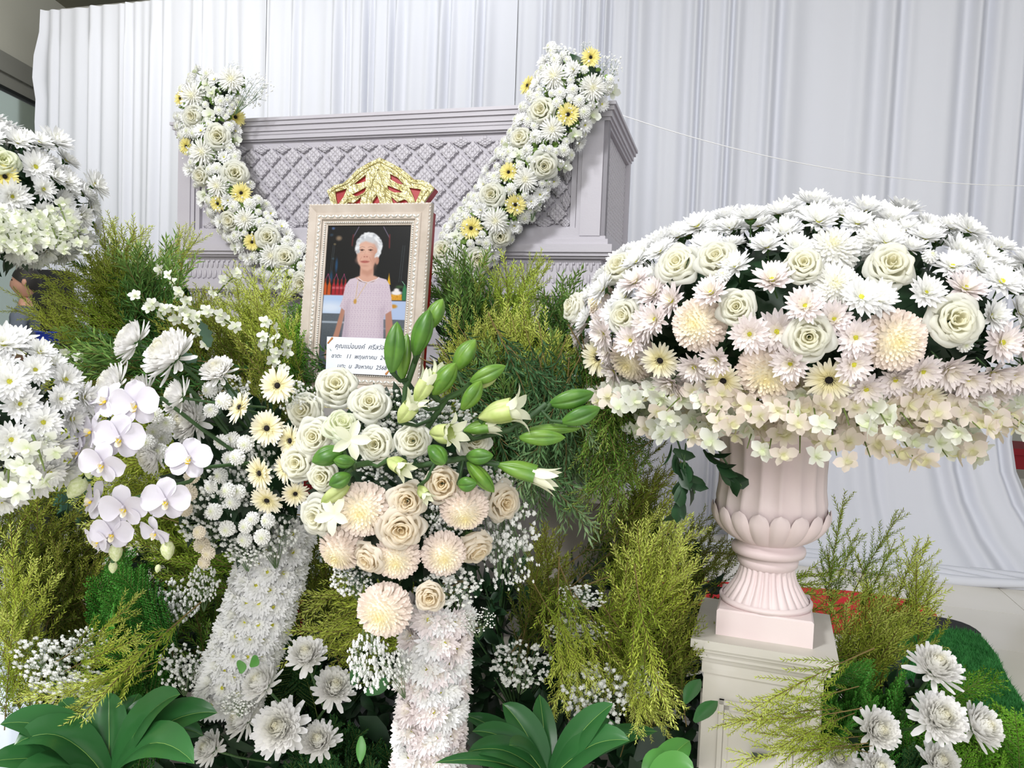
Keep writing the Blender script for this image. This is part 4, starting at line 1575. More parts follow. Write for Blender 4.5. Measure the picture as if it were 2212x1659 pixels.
# bare leafy sprigs showing under the dome, left of the urn
for i, (x, y, a) in enumerate(((1450, 960, -60), (1480, 1000, -95), (1520, 970, -40))):
    t = thing('leafy_sprig', 'dark glossy leaf sprig hanging under the dome left of the urn, %s from the left' % ordw(i + 1), 'foliage', T(*P(x, y, 1.9)), 'leaf sprigs under the dome')
    for k in range(9):
        an = math.radians(a + R.uniform(-35, 35))
        d = Vector((math.cos(an), R.uniform(-.4, .2), math.sin(an))).normalized()
        m = MB()
        q, f = petal(.06, .017, 4, tip=.03, curl=-.6, cup=.25)
        y_ = d.cross(Vector((R.uniform(-1, 1), R.uniform(-1, 1), .3))).normalized()
        m.add(q, f, 0, frame_m(Vector((math.cos(math.radians(a)) * .012 * k, 0, math.sin(math.radians(a)) * .014 * k)), d, y_, d.cross(y_)))
        m.obj('leaf', M['leaf_dark'], t)
    m = MB()
    m.tube([(0, 0, .05), (math.cos(math.radians(a)) * .13, 0, math.sin(math.radians(a)) * .14)], .0025, 4)
    m.obj('stem', M['stem_green'], t)

# ---- the twin dome at the left, cut by the frame, on a tall stand
LC = P(-120, 440, 2.35)
LR, LU, LD = .385, .265, .2
core('dome_foam', 'dark green leafy heart of the flower dome at the left edge', LC, LR * .84, LU * .84, LD * .85, M['leaf_dark'], n=500)
spots = []
lmarks = []
for k, x, y, r, nm, lab in (('daisy', 75, 362, 40, 'the tall yellow-eyed daisy', 'white chrysanthemum with yellow eye, topmost in the middle of the left dome'),
                            ('daisy', 118, 308, 38, 'the crest daisy', 'white chrysanthemum high on the shoulder of the left dome'),
                            ('daisy', 205, 400, 36, 'the outlying daisy', 'white chrysanthemum on a long stem sticking out right of the left dome'),
                            ('daisy', 25, 425, 40, 'the lower daisy', 'white chrysanthemum with yellow eye low in the left dome'),
                            ('rose_green', 3, 350, 36, 'the greenish rose', 'greenish white rose at the picture edge in the left dome'),
                            ('gerbera_yellow', 10, 382, 30, 'the yellow gerbera', 'pale yellow gerbera below the greenish rose in the left dome')):
    p, n = ell_hit(x, y, LC, LR, LU, LD)
    flower(k, lab, p, (n + to_cam(p) * .5), rad(r, p), 'named flowers of the left dome')
    lmarks.append((nm, p))
    spots.append((p, .035))
nam = Namer(lmarks)
for i in R.sample(range(1500), 1500):
    th = math.acos(1 - 2 * (i + .5) / 1500)
    ph = i * 2.39996
    d = Vector((math.sin(th) * math.cos(ph), math.sin(th) * math.sin(ph), math.cos(th)))
    rz = LU if d.z > 0 else LD
    p = LC + Vector((d.x * LR, d.y * LR, d.z * rz)) * R.uniform(.94, 1.06)
    n = Vector((d.x / LR, d.y / LR, d.z / rz)).normalized()
    if d.z < -.75 or n.dot(to_cam(p)) < -.25 or proj(p)[0] < -330:
        continue
    r = R.uniform(.037, .048)
    if any((p - q).length < r * 1.3 for q, _ in spots):
        continue
    spots.append((p, r))
    o = flower('daisy', '', p, n + Vector((R.uniform(-.25, .25), R.uniform(-.25, .25), .1)) + to_cam(p) * .2, r, 'spray chrysanthemums of the left dome', name='spray_chrysanthemum')
    nam.add(o, 'white chrysanthemum in the left dome', p)
nam.done()
nam = Namer(lmarks)
for i in range(58):
    x, y = R.uniform(-260, 165), R.uniform(452, 505)
    y -= max(0, x - 90) * .35
    p = P(x, y, 2.37 - .3 * math.sqrt(max(0, 1 - ((x + 95) / 330) ** 2)))
    o = dendro_spray('', 'dendrobium skirt of the left dome', p, Vector((R.uniform(-.4, .6), -.3, R.uniform(-.9, -.2))), .07, 7, DENDRO, 700 + i, .021)
    nam.add(o, 'dendrobium sprig of the left dome skirt', p)
nam.done()
mb = MB()
mb.lathe([(.16, 0), (.16, .04), (.05, .08), (.04, .6), (.035, LC.z - LD * .8), (.12, LC.z - LD * .7)], 24)
tag(mb.obj('flower_stand', M['pedestal'], None, True, T(LC.x, LC.y, 0)), 'slim white stand carrying the flower dome at the left edge', 'stand')

# ---- low cluster at the left edge, on a grey cloth-covered pillar
KC = P(-10, 905, 1.42)
spots = []
kmarks = []
for k, x, y, r, nm, lab in (('daisy', 75, 800, 37, 'the outer lone daisy', 'white chrysanthemum leaning out alone at the top of the low left cluster'),
                            ('daisy', 85, 762, 33, 'the tilted lone daisy', 'white chrysanthemum tucked behind the lone one of the low left cluster'),
                            ('daisy', 130, 862, 34, 'the right tip daisy', 'white chrysanthemum at the outermost right tip of the low left cluster'),
                            ('daisy', 92, 912, 42, 'the broad daisy', 'broad white chrysanthemum in the middle of the low left cluster'),
                            ('daisy', 80, 958, 40, 'the lower broad daisy', 'white chrysanthemum under the broad one of the low left cluster'),
                            ('daisy', 20, 825, 44, 'the yellow centred daisy', 'white chrysanthemum with greenish yellow eye in the low left cluster'),
                            ('daisy', 8, 745, 48, 'the top left daisy', 'big white chrysanthemum at the top of the low left cluster'),
                            ('daisy', 30, 1022, 34, 'the lowest daisy', 'white chrysanthemum hanging lowest in the low left cluster')):
    p, n = ell_hit(x, y, KC, .155, .16, .14)
    flower(k, lab, p, (n * .8 + to_cam(p) * .6), rad(r, p), 'named flowers of the low left cluster')
    kmarks.append((nm, p))
    spots.append((p, .035))
nam = Namer(kmarks)
for i in R.sample(range(600), 600):
    th = math.acos(1 - 2 * (i + .5) / 600)
    ph = i * 2.39996
    d = Vector((math.sin(th) * math.cos(ph), math.sin(th) * math.sin(ph), math.cos(th)))
    p = KC + Vector((d.x * .15, d.y * .15, d.z * .15)) * R.uniform(.9, 1.05)
    if d.dot(to_cam(p)) < -.1 or any((p - q).length < .037 for q, _ in spots) or proj(p)[0] < -170:
        continue
    spots.append((p, .035))
    o = flower('daisy', '', p, d + to_cam(p) * .4, R.uniform(.031, .038), 'small flowers of the low left cluster', name='spray_chrysanthemum')
    nam.add(o, 'white chrysanthemum in the low left cluster', p)
nam.done()
core('cluster_foam', 'dark leafy heart of the low flower cluster at the left edge', KC, .09, .09, .09, M['leaf_dark'], n=160, leafl=.04)
for i, (x, y) in enumerate(((20, 960), (60, 985), (20, 1000), (70, 940), (10, 1040))):
    dendro_spray('greenish dendrobium sprig under the low left cluster, %s of five' % ordw(i + 1), 'dendrobium under the low left cluster', P(x, y, 1.32), (R.uniform(-.4, .5), -.3, -.6), .06, 4, DENDRO, 760 + i, .024)
M['grey_cloth'] = plain('grey_cloth', 'a7a9a8', .85, bump=.05)
q = P(56, 1050, 2.2)
m = MB()
hh = P(56, 812, 2.2).z
m.lathe([(.085, 0), (.07, .3), (.062, hh - .03), (.056, hh - .008), (.045, hh), (0, hh)], 28)
tag(m.obj('plinth', M['grey_cloth'], None, True, T(q.x, q.y, 0)), 'round grey cloth covered pillar behind the low left flower cluster', 'plinth')

# ---- garlands hung over the coffin front
cpl = CF - V * .03


def garland(gname, path, lst, word, nfill, seed):
    """path: [(px, py, half width px)]"""
    rr = random.Random(seed)
    gm = []
    spots = []

    def at(px, py):
        best = None
        for (x0, y0, w0), (x1, y1, w1) in zip(path, path[1:]):
            L2 = (x1 - x0) ** 2 + (y1 - y0) ** 2
            t = max(0, min(1, ((px - x0) * (x1 - x0) + (py - y0) * (y1 - y0)) / L2))
            d = math.hypot(px - x0 - t * (x1 - x0), py - y0 - t * (y1 - y0))
            w = w0 + (w1 - w0) * t
            if best is None or d / w < best[0]:
                best = (d / w, (px - x0 - t * (x1 - x0)) / w, -(py - y0 - t * (y1 - y0)) / w, w)
        q, sx, sz, w = best
        up = math.sqrt(max(0, 1 - min(1, q) ** 2))
        p = on_plane(px, py, cpl - V * (.05 + .13 * up), V)
        n = (U * sx * 1.1 + Z * sz * 1.1 - V * (up + .25)).normalized()
        return p, n, q

    # leafy rope underneath
    t = thing('garland_rope', 'green leafy rope carrying the flowers of the %s garland' % word, 'garland', None)
    m = MB()
    pts = [on_plane(x, y, cpl - V * .05, V) for x, y, w in path]
    m.tube(pts, [rad(w, p) * .55 for (x, y, w), p in zip(path, pts)], 10)
    m.obj('rope', M['leaf_dark'], t)
    m, g = MB(), MB()
    for (x0, y0, w0), (x1, y1, w1) in zip(path, path[1:]):
        for i in range(90):
            q = rr.random()
            px, py, w = x0 + (x1 - x0) * q, y0 + (y1 - y0) * q, w0 + (w1 - w0) * q
            px += rr.uniform(-1, 1) * w * .95
            py += rr.uniform(-1, 1) * w * .3
            p, n, qq = at(px, py)
            x = (n + Vector((rr.uniform(-1, 1), rr.uniform(-1, 1), rr.uniform(-1, 1)))).normalized()
            y = x.cross(Vector((rr.uniform(-1, 1), rr.uniform(-1, 1), rr.uniform(-1, 1)))).normalized()
            v, f = petal(.04, .01, 3, tip=.05, curl=-.5)
            m.add(v, f, 0, frame_m(p - n * .03, x, y, x.cross(y)))
            for _ in range(rr.choice((0, 1, 1, 2))):
                pp = p + n * rr.uniform(-.01, .022) + Vector((rr.uniform(-.03, .03), 0, rr.uniform(-.03, .03)))
                g.ball(pp, rr.uniform(.0035, .006), 4, 6)
    m.obj('leaves', M['leaf_deep'], t)['kind'] = 'stuff'
    g.obj('babys_breath', M['gyp'], t)['kind'] = 'stuff'
    for k, x, y, r, nm, lab in lst:
        p, n, q = at(x, y)
        r_ = rad(r, p)
        flower(k, lab, p, n * .7 + to_cam(p) * .5, r_, 'named flowers of the %s garland' % word, small=True)
        gm.append((nm + ', %s garland' % word, p))
        spots.append((p, r_))
    nam = Namer(gm)
    tries = 0
    made = 0
    segs = [math.hypot(a[0] - b[0], a[1] - b[1]) * (a[2] + b[2]) for a, b in zip(path, path[1:])]
    while made < nfill and tries < 9000:
        tries += 1
        i = rr.choices(range(len(segs)), segs)[0]
        q = rr.random()
        (x0, y0, w0), (x1, y1, w1) = path[i], path[i + 1]
        w = w0 + (w1 - w0) * q
        L = math.hypot(x1 - x0, y1 - y0)
        s = rr.uniform(-1, 1)
        px = x0 + (x1 - x0) * q - (y1 - y0) / L * s * w
        py = y0 + (y1 - y0) * q + (x1 - x0) / L * s * w
        p, n, _ = at(px, py)
        k = rr.choices(('button', 'daisy', 'floret', 'button_small'), (6, 4, 3, 2))[0]
        r = {'button': .032, 'daisy': .037, 'floret': .042, 'button_small': .021}[k] * rr.uniform(.85, 1.1)
        if any((p - a).length < .8 * r + b * .82 for a, b in spots[:len(lst)]) or any((p - a).length < .66 * (r + b) for a, b in spots[len(lst):]):
            continue
        made += 1
        spots.append((p, r))
        n2 = n * .8 + to_cam(p) * .35 + Vector((rr.uniform(-.3, .3), rr.uniform(-.3, .3), rr.uniform(-.3, .3)))
        if k == 'floret':
            o = tag(mkobj('dendrobium_flower', rr.choice(DENDRO), None, facing(p, n2, r, rr.uniform(-.6, .6))), '', 'orchid', 'small flowers of the %s garland' % word)
            nam.add(o, 'white dendrobium flower', p)
        else:
            o = flower(k, '', p, n2, r, 'small flowers of the %s garland' % word, small=True)
            nam.add(o, {'button': 'white button chrysanthemum', 'daisy': 'white daisy chrysanthemum', 'button_small': 'tiny button chrysanthemum'}[k], p)
    nam.done()


garland('left', [(478, 178, 62), (440, 235, 62), (455, 330, 58), (490, 420, 55), (545, 500, 55), (600, 560, 56), (660, 610, 48)], [
    ('rose', 419, 252, 24, 'the top rose', 'greenish white rose topmost on the left garland'),
    ('rose', 471, 294, 26, 'the second rose', 'cream rose second from the top on the left garland'),
    ('rose', 508, 375, 27, 'the third rose', 'wide cream rose third from the top on the left garland'),
    ('rose', 437, 380, 24, 'the outer rose', 'cream rose on the outer edge of the left garland at mid-height'),
    ('rose', 498, 476, 23, 'the low outer rose', 'white rose on the outer edge low on the left garland'),
    ('rose', 579, 513, 25, 'the lower rose', 'cream rose low on the left garland above the paired one'),
    ('rose', 617, 556, 25, 'the paired rose', 'cream rose second from the bottom of the left garland'),
    ('rose', 652, 612, 25, 'the last rose', 'white rose at the bottom of the left garland beside the portrait frame'),
    ('spider', 419, 209, 34, 'the top spider mum', 'white spider chrysanthemum at the top of the left garland'),
    ('spider', 500, 172, 30, 'the crest spider mum', 'white spider chrysanthemum on the crest of the left garland'),
    ('spider', 439, 329, 32, 'the upper spider mum', 'white spider chrysanthemum under the second rose on the left garland'),
    ('spider', 471, 402, 27, 'the middle spider mum', 'white spider chrysanthemum beside the black-eyed yellow gerbera'),
    ('spider', 530, 474, 26, 'the lower spider mum', 'white spider chrysanthemum beside the low outer rose'),
    ('spider', 588, 553, 29, 'the last spider mum', 'white spider chrysanthemum beside the paired rose, left garland'),
    ('gerbera_yellow', 508, 253, 24, 'the top gerbera', 'yellow gerbera with black eye at the coffin corner on the left garland'),
    ('gerbera_yellow', 521, 417, 23, 'the middle gerbera', 'yellow gerbera with black eye halfway down the left garland'),
    ('gerbera_yellow', 390, 213, 18, 'the edge gerbera', 'yellow gerbera seen sideways at the top outer edge of left garland'),
    ('gerbera_yellow', 403, 316, 20, 'the second edge gerbera', 'yellow gerbera seen sideways under the top rose on the outer edge'),
    ('gerbera_yellow', 471, 440, 19, 'the third edge gerbera', 'yellow gerbera seen sideways on the outer edge above the low outer rose'),
    ('gerbera_yellow', 545, 523, 20, 'the last gerbera', 'yellow gerbera tucked beside the lower rose of the left garland'),
], 'left', 115, 21)
garland('right', [(1262, 140, 82), (1215, 225, 74), (1165, 320, 70), (1105, 410, 66), (1050, 480, 62), (1000, 545, 58), (955, 595, 42)], [
    ('rose', 1171, 238, 31, 'the top rose', 'large cream rose topmost on the right garland'),
    ('rose', 1126, 299, 27, 'the inner rose', 'cream rose on the inner edge of the right garland'),
    ('rose', 1175, 359, 30, 'the third rose', 'open cream rose on the outer side halfway up the right garland'),
    ('rose', 1063, 421, 28, 'the middle rose', 'cream rose on the inner side halfway down the right garland'),
    ('rose', 1081, 511, 24, 'the lower rose', 'cream rose at the outer edge low on the right garland'),
    ('rose', 1032, 560, 28, 'the low rose', 'greenish white rose near the bottom of the right garland'),
    ('rose', 957, 541, 25, 'the last rose', 'cream rose at the bottom of the right garland touching the frame'),
    ('gerbera_yellow', 1227, 247, 26, 'the upper gerbera', 'pale yellow gerbera with black eye beside the top rose, right garland'),
    ('gerbera_yellow', 1099, 372, 22, 'the inner gerbera', 'pale yellow gerbera with black eye on the inner edge, right garland'),
    ('gerbera_yellow', 1113, 442, 24, 'the middle gerbera', 'pale yellow gerbera with black eye beside the middle rose, right garland'),
    ('gerbera_yellow', 1018, 493, 26, 'the lower gerbera', 'pale yellow gerbera with black eye low on the right garland'),
    ('gerbera_yellow', 1276, 124, 22, 'the crest gerbera', 'yellow gerbera facing up on the crest of the right garland'),
    ('gerbera_yellow', 1140, 185, 22, 'the edge gerbera', 'yellow gerbera seen sideways on the upper inner edge, right garland'),
    ('spider', 1198, 166, 34, 'the top spider mum', 'white spider chrysanthemum near the top of the right garland'),
    ('spider', 1280, 190, 32, 'the outer spider mum', 'white spider chrysanthemum on the outer edge above the coffin corner'),
    ('spider', 1193, 280, 30, 'the second spider mum', 'white spider chrysanthemum under the top rose, right garland'),
    ('spider', 1135, 388, 29, 'the third spider mum', 'white spider chrysanthemum between the middle and third roses, right garland'),
    ('spider', 1070, 477, 32, 'the fourth spider mum', 'white spider chrysanthemum above the lower rose, right garland'),
    ('spider', 990, 572, 30, 'the last spider mum', 'white spider chrysanthemum at the foot of the right garland'),
], 'right', 135, 22)
for lab, x, y, rx, ry, sp in (('wispy baby\'s breath sticking out at the top of the left garland', 555, 195, 34, 45, True), ('small wisp of baby\'s breath above the left garland crest', 505, 150, 18, 24, True),
                              ('cloud of baby\'s breath crowning the right garland', 1215, 125, 48, 30, False), ('wispy baby\'s breath at the outer top of the right garland', 1315, 150, 36, 40, True),
                              ('small tuft of baby\'s breath above the yellow gerbera crest', 1268, 102, 16, 16, True), ('baby\'s breath at the bottom of the left garland', 600, 585, 28, 22, False),
                              ('baby\'s breath along the outer edge of the right garland', 1160, 430, 28, 30, True), ('baby\'s breath at the foot of the right garland', 1010, 600, 34, 20, False)):
    gyp(lab, x, y, rx, ry, 3.3 if x > 900 else 3.65, (1.0 if x < 600 and y < 200 else .2, -.2, 1), sp)

# ---- the two flower columns
def column(word, path, y0, r0, n_, seed):
    rr = random.Random(seed)
    pts = [P(x, y, y0) for x, y in path]
    m = MB()
    t = thing('column_core', 'green foam core of the %s chrysanthemum column' % word, 'foam', None)
    m.tube(pts, r0 * .82, 14)
    m.obj('core', M['leaf_dark'], t)
    L = [0]
    for a, b_ in zip(pts, pts[1:]):
        L.append(L[-1] + (b_ - a).length)
    tot = L[-1]
    rows = int(tot / .043)
    per = 10
    cx0 = 0
    for i in range(rows):
        s = tot * (i + .5) / rows
        k = max(j for j in range(len(L)) if L[j] <= s)
        k = min(k, len(pts) - 2)
        q = (s - L[k]) / (L[k + 1] - L[k])
        c = pts[k].lerp(pts[k + 1], q)
        ax = (pts[k + 1] - pts[k]).normalized()
        side = ax.cross(Vector((0, 1, 0))).normalized()
        fr_ = side.cross(ax)
        if fr_.y > 0:
            fr_ = -fr_
        if side.x < 0:
            side = -side
        for j in range(per):
            a = (j / (per - 1) - .5) * PI * 1.25 + (.14 if i % 2 else 0) + rr.uniform(-.07, .07)
            d = side * math.sin(a) + fr_ * math.cos(a)
            p = c + d * r0 * rr.uniform(.97, 1.06) + ax * rr.uniform(-.008, .008)
            where = 'its outer flank' if abs(a) > 1.0 else 'its front'
            hgt = ('top', 'upper part', 'middle', 'lower part', 'foot')[min(4, int(5 * i / rows))]
            flower('daisy' if word == 'left' or rr.random() < .45 else 'daisy_blush_uplit',
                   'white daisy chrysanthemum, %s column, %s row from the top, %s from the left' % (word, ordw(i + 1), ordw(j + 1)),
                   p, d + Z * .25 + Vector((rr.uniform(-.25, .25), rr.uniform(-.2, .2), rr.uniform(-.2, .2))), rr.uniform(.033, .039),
                   'chrysanthemums of the %s column' % word, small=True)


column('left', [(612, 1120), (590, 1210), (560, 1310), (525, 1420), (490, 1515)], 1.85, .066, 0, 31)
column('right', [(950, 1300), (940, 1400), (932, 1520), (926, 1640), (922, 1730)], 1.56, .055, 0, 32)

# ---- centre bouquet
BC = P(870, 1060, 1.66)
core('bouquet_foam', 'dark leafy heart of the centre bouquet', BC, .16, .19, .2, M['leaf_dark'], n=360, leafl=.05)


def bhit(x, y):
    return ell_hit(x, y, BC, .245, .255, .27)


cen = [('rose', 728, 835, 49, (0, -.9, .5), 'largest white rose at the top of the centre bouquet, before the portrait'),
       ('rose', 798, 872, 42, (.1, -.9, .5), 'white rose right of the topmost one in the centre bouquet'),
       ('rose', 660, 890, 43, (-.3, -.9, .3), 'white rose at the left shoulder of the centre bouquet, above its neighbours'),
       ('rose', 681, 945, 43, (-.2, -1, .2), 'white rose directly under the left shoulder rose of the bouquet'),
       ('rose_green', 738, 922, 40, (.3, -.6, .8), 'greenish white rose seen half sideways in the upper bouquet'),
       ('rose', 645, 1000, 42, (-.3, -1, .1), 'white rose at the left edge of the bouquet beside the gerberas'),
       ('rose', 698, 1030, 36, (-.2, -1, 0), 'white rose just under the leftmost lily buds'),
       ('rose', 812, 960, 42, (-.1, -1, .2), 'white rose in the middle row beside pale lily petals'),
       ('rose', 892, 952, 40, (.05, -1, .2), 'white rose in the middle row, right of the other one'),
       ('rose', 1023, 955, 38, (.4, -.8, .4), 'white rose among the lily buds at the right of the bouquet'),
       ('rose_blush', 955, 1045, 45, (0, -1, .1), 'blush cream rose right of the centre of the bouquet'),
       ('rose_blush', 880, 1082, 42, (0, -1, .1), 'blush cream rose above the wide lower one in the bouquet'),
       ('rose_blush', 866, 1140, 50, (.1, -.7, -.1), 'wide cream rose between the peach pompons of the bouquet'),
       ('rose_blush', 1085, 1085, 44, (.7, -.8, .0), 'cream rose at the right edge of the bouquet beside a pompon'),
       ('rose', 690, 1115, 44, (-.5, -.9, -.1), 'white rose hanging at the lower left of the bouquet'),
       ('rose_blush', 798, 1205, 38, (-.5, -.7, -.4), 'blush rose squeezed between two peach pompons'),
       ('rose_blush', 1025, 1182, 46, (.5, -.6, -.7), 'blush rose drooping at the lower right of the bouquet'),
       ('rose_blush', 928, 1288, 36, (0, -1, -.1), 'small blush rose low on the stem, right of the lowest pompon'),
       ('peach', 785, 1100, 66, (.0, -1, -.1), 'peach pompon chrysanthemum uppermost left of the bouquet centre'),
       ('peach', 1003, 1098, 58, (.1, -.8, -.6), 'pink tinged pompon chrysanthemum at the right of the bouquet'),
       ('peach', 738, 1185, 56, (-.3, -.7, -.6), 'pink tinged pompon chrysanthemum at the lower left of the bouquet'),
       ('peach', 858, 1203, 56, (0, -.95, -.25), 'round cream pompon chrysanthemum at the bottom centre of the bouquet'),
       ('peach', 958, 1196, 54, (.15, -.95, -.2), 'round cream pompon chrysanthemum right of the bottom centre one'),
       ('peach', 830, 1318, 66, (-.15, -1, -.2), 'lowest pompon chrysanthemum, hanging under the bouquet by the column'),
       ('gerbera', 600, 833, 42, (-.2, -1, .15), 'cream gerbera with black eye beside the frame bottom corner'),
       ('gerbera', 577, 925, 40, (-.1, -1, .1), 'cream gerbera with black eye facing front under the top gerbera'),
       ('gerbera', 519, 880, 38, (-.7, -.6, .4), 'cream gerbera seen half sideways near the button chrysanthemums'),
       ('gerbera', 628, 952, 38, (-.6, -.7, .0), 'pale gerbera half hidden behind the left edge roses'),
       ('gerbera', 616, 1012, 34, (-.7, -.6, -.1), 'pale gerbera half hidden under the left edge rose'),
       ('gerbera', 562, 1022, 40, (-.6, -.7, -.1), 'cream gerbera tilted sideways in the lower gerbera group'),
       ('gerbera', 577, 1080, 38, (-.1, -.8, -.6), 'cream gerbera facing down at the bottom of the gerbera group'),
       ('gerbera', 638, 1066, 30, (.2, -.9, -.3), 'small cream gerbera beside the lower left rose')]
for i, (k, x, y, r, n, lab) in enumerate(cen):
    p, n_ = bhit(x, y)
    if k == 'gerbera':
        p = P(x, y, 1.55)
    if y > 1270:
        p = P(x, y, 1.42)
    if k == 'peach':
        p = P(x, y, min(p.y, 1.44) + .02)
    flower(k, lab, p, Vector(n) + to_cam(p) * .15, rad(r, p), 'flowers of the centre bouquet')


def lily(label, stem_pts, buds):
    """buds: (base px, base py, tip px, tip py, half width px, material, opened, dy)"""
    t = thing('lily_stem', label, 'lily', None, 'lily stems of the centre bouquet')
    pts = [P(a, b_, yy) for a, b_, yy in stem_pts]
    m = MB()
    fine = []
    for a, b_ in zip(pts, pts[1:]):
        fine += [a.lerp(b_, q / 3) for q in range(3)]
    m.tube(fine + [pts[-1]], .006, 7)
    m.obj('stem', M['stem_green'], t)
    for i, (x0, y0, x1, y1, w, mat, op, yy, ty) in enumerate(buds):
        a, b_ = P(x0, y0, yy), P(x1, y1, yy + ty)
        d = b_ - a
        L = d.length
        r = rad(w, a)
        parts = lily_bud(600 + i, M[mat], 1, r / L, op)
        Mx = facing(a, d, L, R.uniform(0, 6))
        holder = None
        for nm, me_, kd, kids in parts:
            if holder is None:
                holder = mkobj(nm, me_, t, Mx)
            else:
                mkobj(nm, me_, holder)
        near = min(fine, key=lambda q: (q - a).length)
        m = MB()
        mid = (near + a) * .5 - Z * .01
        m.tube([near, mid, a + d * .02], [.004, .0036, .005], 6)
        m.obj('pedicel', M['stem_green'], holder if False else t)
    return t


lily('tall upright lily stem with green buds in front of the portrait',
     [(882, 985, 1.5), (874, 900, 1.47), (876, 840, 1.46), (898, 775, 1.45), (915, 735, 1.45)],
     [(846, 805, 858, 694, 20, 'lily_deep', 0, 1.42, -.01), (868, 822, 880, 720, 15, 'lily_green', 0, 1.46, .0), (896, 768, 928, 668, 20, 'lily_deep', 0, 1.44, -.01), (925, 712, 957, 645, 17, 'lily_green', 0, 1.46, .0)])
lily('leaning lily stem with clustered green and opening buds right of the portrait',
     [(915, 935, 1.5), (945, 890, 1.48), (965, 860, 1.47), (1000, 845, 1.46), (1015, 830, 1.45)],
     [(983, 800, 1028, 733, 19, 'lily_green', 0, 1.46, 0), (935, 852, 985, 784, 20, 'lily_green', 0, 1.43, -.01), (897, 868, 932, 808, 17, 'lily_pale', .35, 1.42, 0), (925, 850, 955, 790, 15, 'lily_pale', .5, 1.45, 0),
      (1016, 826, 1093, 790, 16, 'lily_green', 0, 1.45, 0), (1028, 838, 1078, 800, 14, 'lily_pale', .0, 1.47, 0), (998, 884, 1040, 822, 17, 'lily_green', 0, 1.43, 0), (862, 912, 900, 862, 17, 'lily_pale', .55, 1.42, -.02)])
lily('long lily stem reaching right towards the flower dome',
     [(1010, 950, 1.5), (1060, 938, 1.47), (1100, 928, 1.46), (1140, 905, 1.46), (1180, 872, 1.46)],
     [(1035, 902, 1135, 880, 24, 'lily_pale', .9, 1.44, -.02), (1002, 930, 1075, 918, 15, 'lily_green', .4, 1.45, 0), (1188, 872, 1284, 848, 19, 'lily_deep', 0, 1.46, 0), (1214, 912, 1297, 880, 18, 'lily_deep', 0, 1.45, 0),
      (1122, 945, 1222, 945, 16, 'lily_green', 0, 1.43, -.01), (1140, 928, 1255, 925, 11, 'lily_green', 0, 1.47, 0), (930, 935, 990, 935, 20, 'lily_pale', .9, 1.42, -.04)])
lily('lower lily stem with short buds spreading under the middle roses',
     [(880, 1010, 1.48), (940, 1000, 1.45), (1000, 990, 1.43), (1045, 998, 1.42), (1078, 1004, 1.42)],
     [(1074, 1004, 1190, 1036, 19, 'lily_green', .25, 1.42, -.02), (1010, 998, 1068, 1064, 16, 'lily_green', 0, 1.41, -.01), (1008, 986, 1066, 984, 16, 'lily_deep', 0, 1.41, -.02), (928, 964, 962, 1002, 18, 'lily_deep', 0, 1.40, -.03), (990, 1046, 1030, 1044, 15, 'lily_deep', 0, 1.40, -.02),
      (905, 1050, 925, 1078, 11, 'lily_pale', .4, 1.40, -.02)])
lily('short lily stem with paired buds at the left side of the bouquet',
     [(830, 1000, 1.48), (795, 1000, 1.44), (765, 1005, 1.42), (745, 1025, 1.41)],
     [(742, 972, 673, 998, 20, 'lily_deep', 0, 1.41, -.01), (766, 998, 720, 994, 14, 'lily_deep', 0, 1.40, -.01), (757, 1025, 710, 1048, 16, 'lily_deep', 0, 1.40, -.01), (755, 1045, 693, 1086, 15, 'lily_pale', 0, 1.42, 0), (838, 992, 878, 1018, 16, 'lily_pale', .4, 1.40, -.03)])
# pale lily petals lying between the roses
for x, y, lab in ((757, 950, 'pale open lily petals beside the middle row rose'), (722, 1112, 'white open lily petals over the lower left rose')):
    t = thing('open_lily', lab, 'lily', facing(P(x, y, 1.41), (R.uniform(-.5, .5), -1, .2), .036))
    for k in range(5):
        m = MB()
        tepal(1.1, .27, peak=.5, tip=.04, bend=R.uniform(.1, .8), cup=.3, mb=m, M_=RZ(k * 1.2566) @ RY(-.4))
        m.obj('petal', M['lily_open'], t)

# ---- left bouquet: large white chrysanthemums, buttons, baby's breath
lb = [(287, 737, 50, (-.75, -.35, .45), 'white bowl-shaped chrysanthemum, uppermost left, seen in profile'),
      (368, 768, 66, (-.55, -.6, .6), 'largest white bowl-shaped chrysanthemum, right of the topmost one'),
      (246, 832, 50, (-.7, -.5, .3), 'white bowl-shaped chrysanthemum behind the upper moth orchids'),
      (305, 848, 42, (-.5, -.6, .4), 'creamy bowl-shaped chrysanthemum partly hidden by the highest orchid flower'),
      (472, 803, 40, (-.2, -.6, .7), 'white bowl-shaped chrysanthemum nearest the frame, with dark leaf beneath'),
      (385, 858, 44, (-.8, -.4, .2), 'white bowl-shaped chrysanthemum in profile above the lowest big one'),
      (410, 908, 52, (-.5, -.8, .15), 'white drooping chrysanthemum beside the button cluster'),
      (328, 985, 40, (-.6, -.7, -.2), 'white chrysanthemum under the hanging button cluster')]
lbo = []
for i, (x, y, r, n, lab) in enumerate(lb):
    p = P(x, y, 1.62 - .04 * (i % 3))
    lbo.append(flower('bigmum', lab, p, n, rad(r, p), 'large white chrysanthemums of the left bouquet', spin=R.uniform(0, 6)))
M['leaf_grey'] = plain('leaf_grey', '3f5a48', .55, '4e6a54', 6)
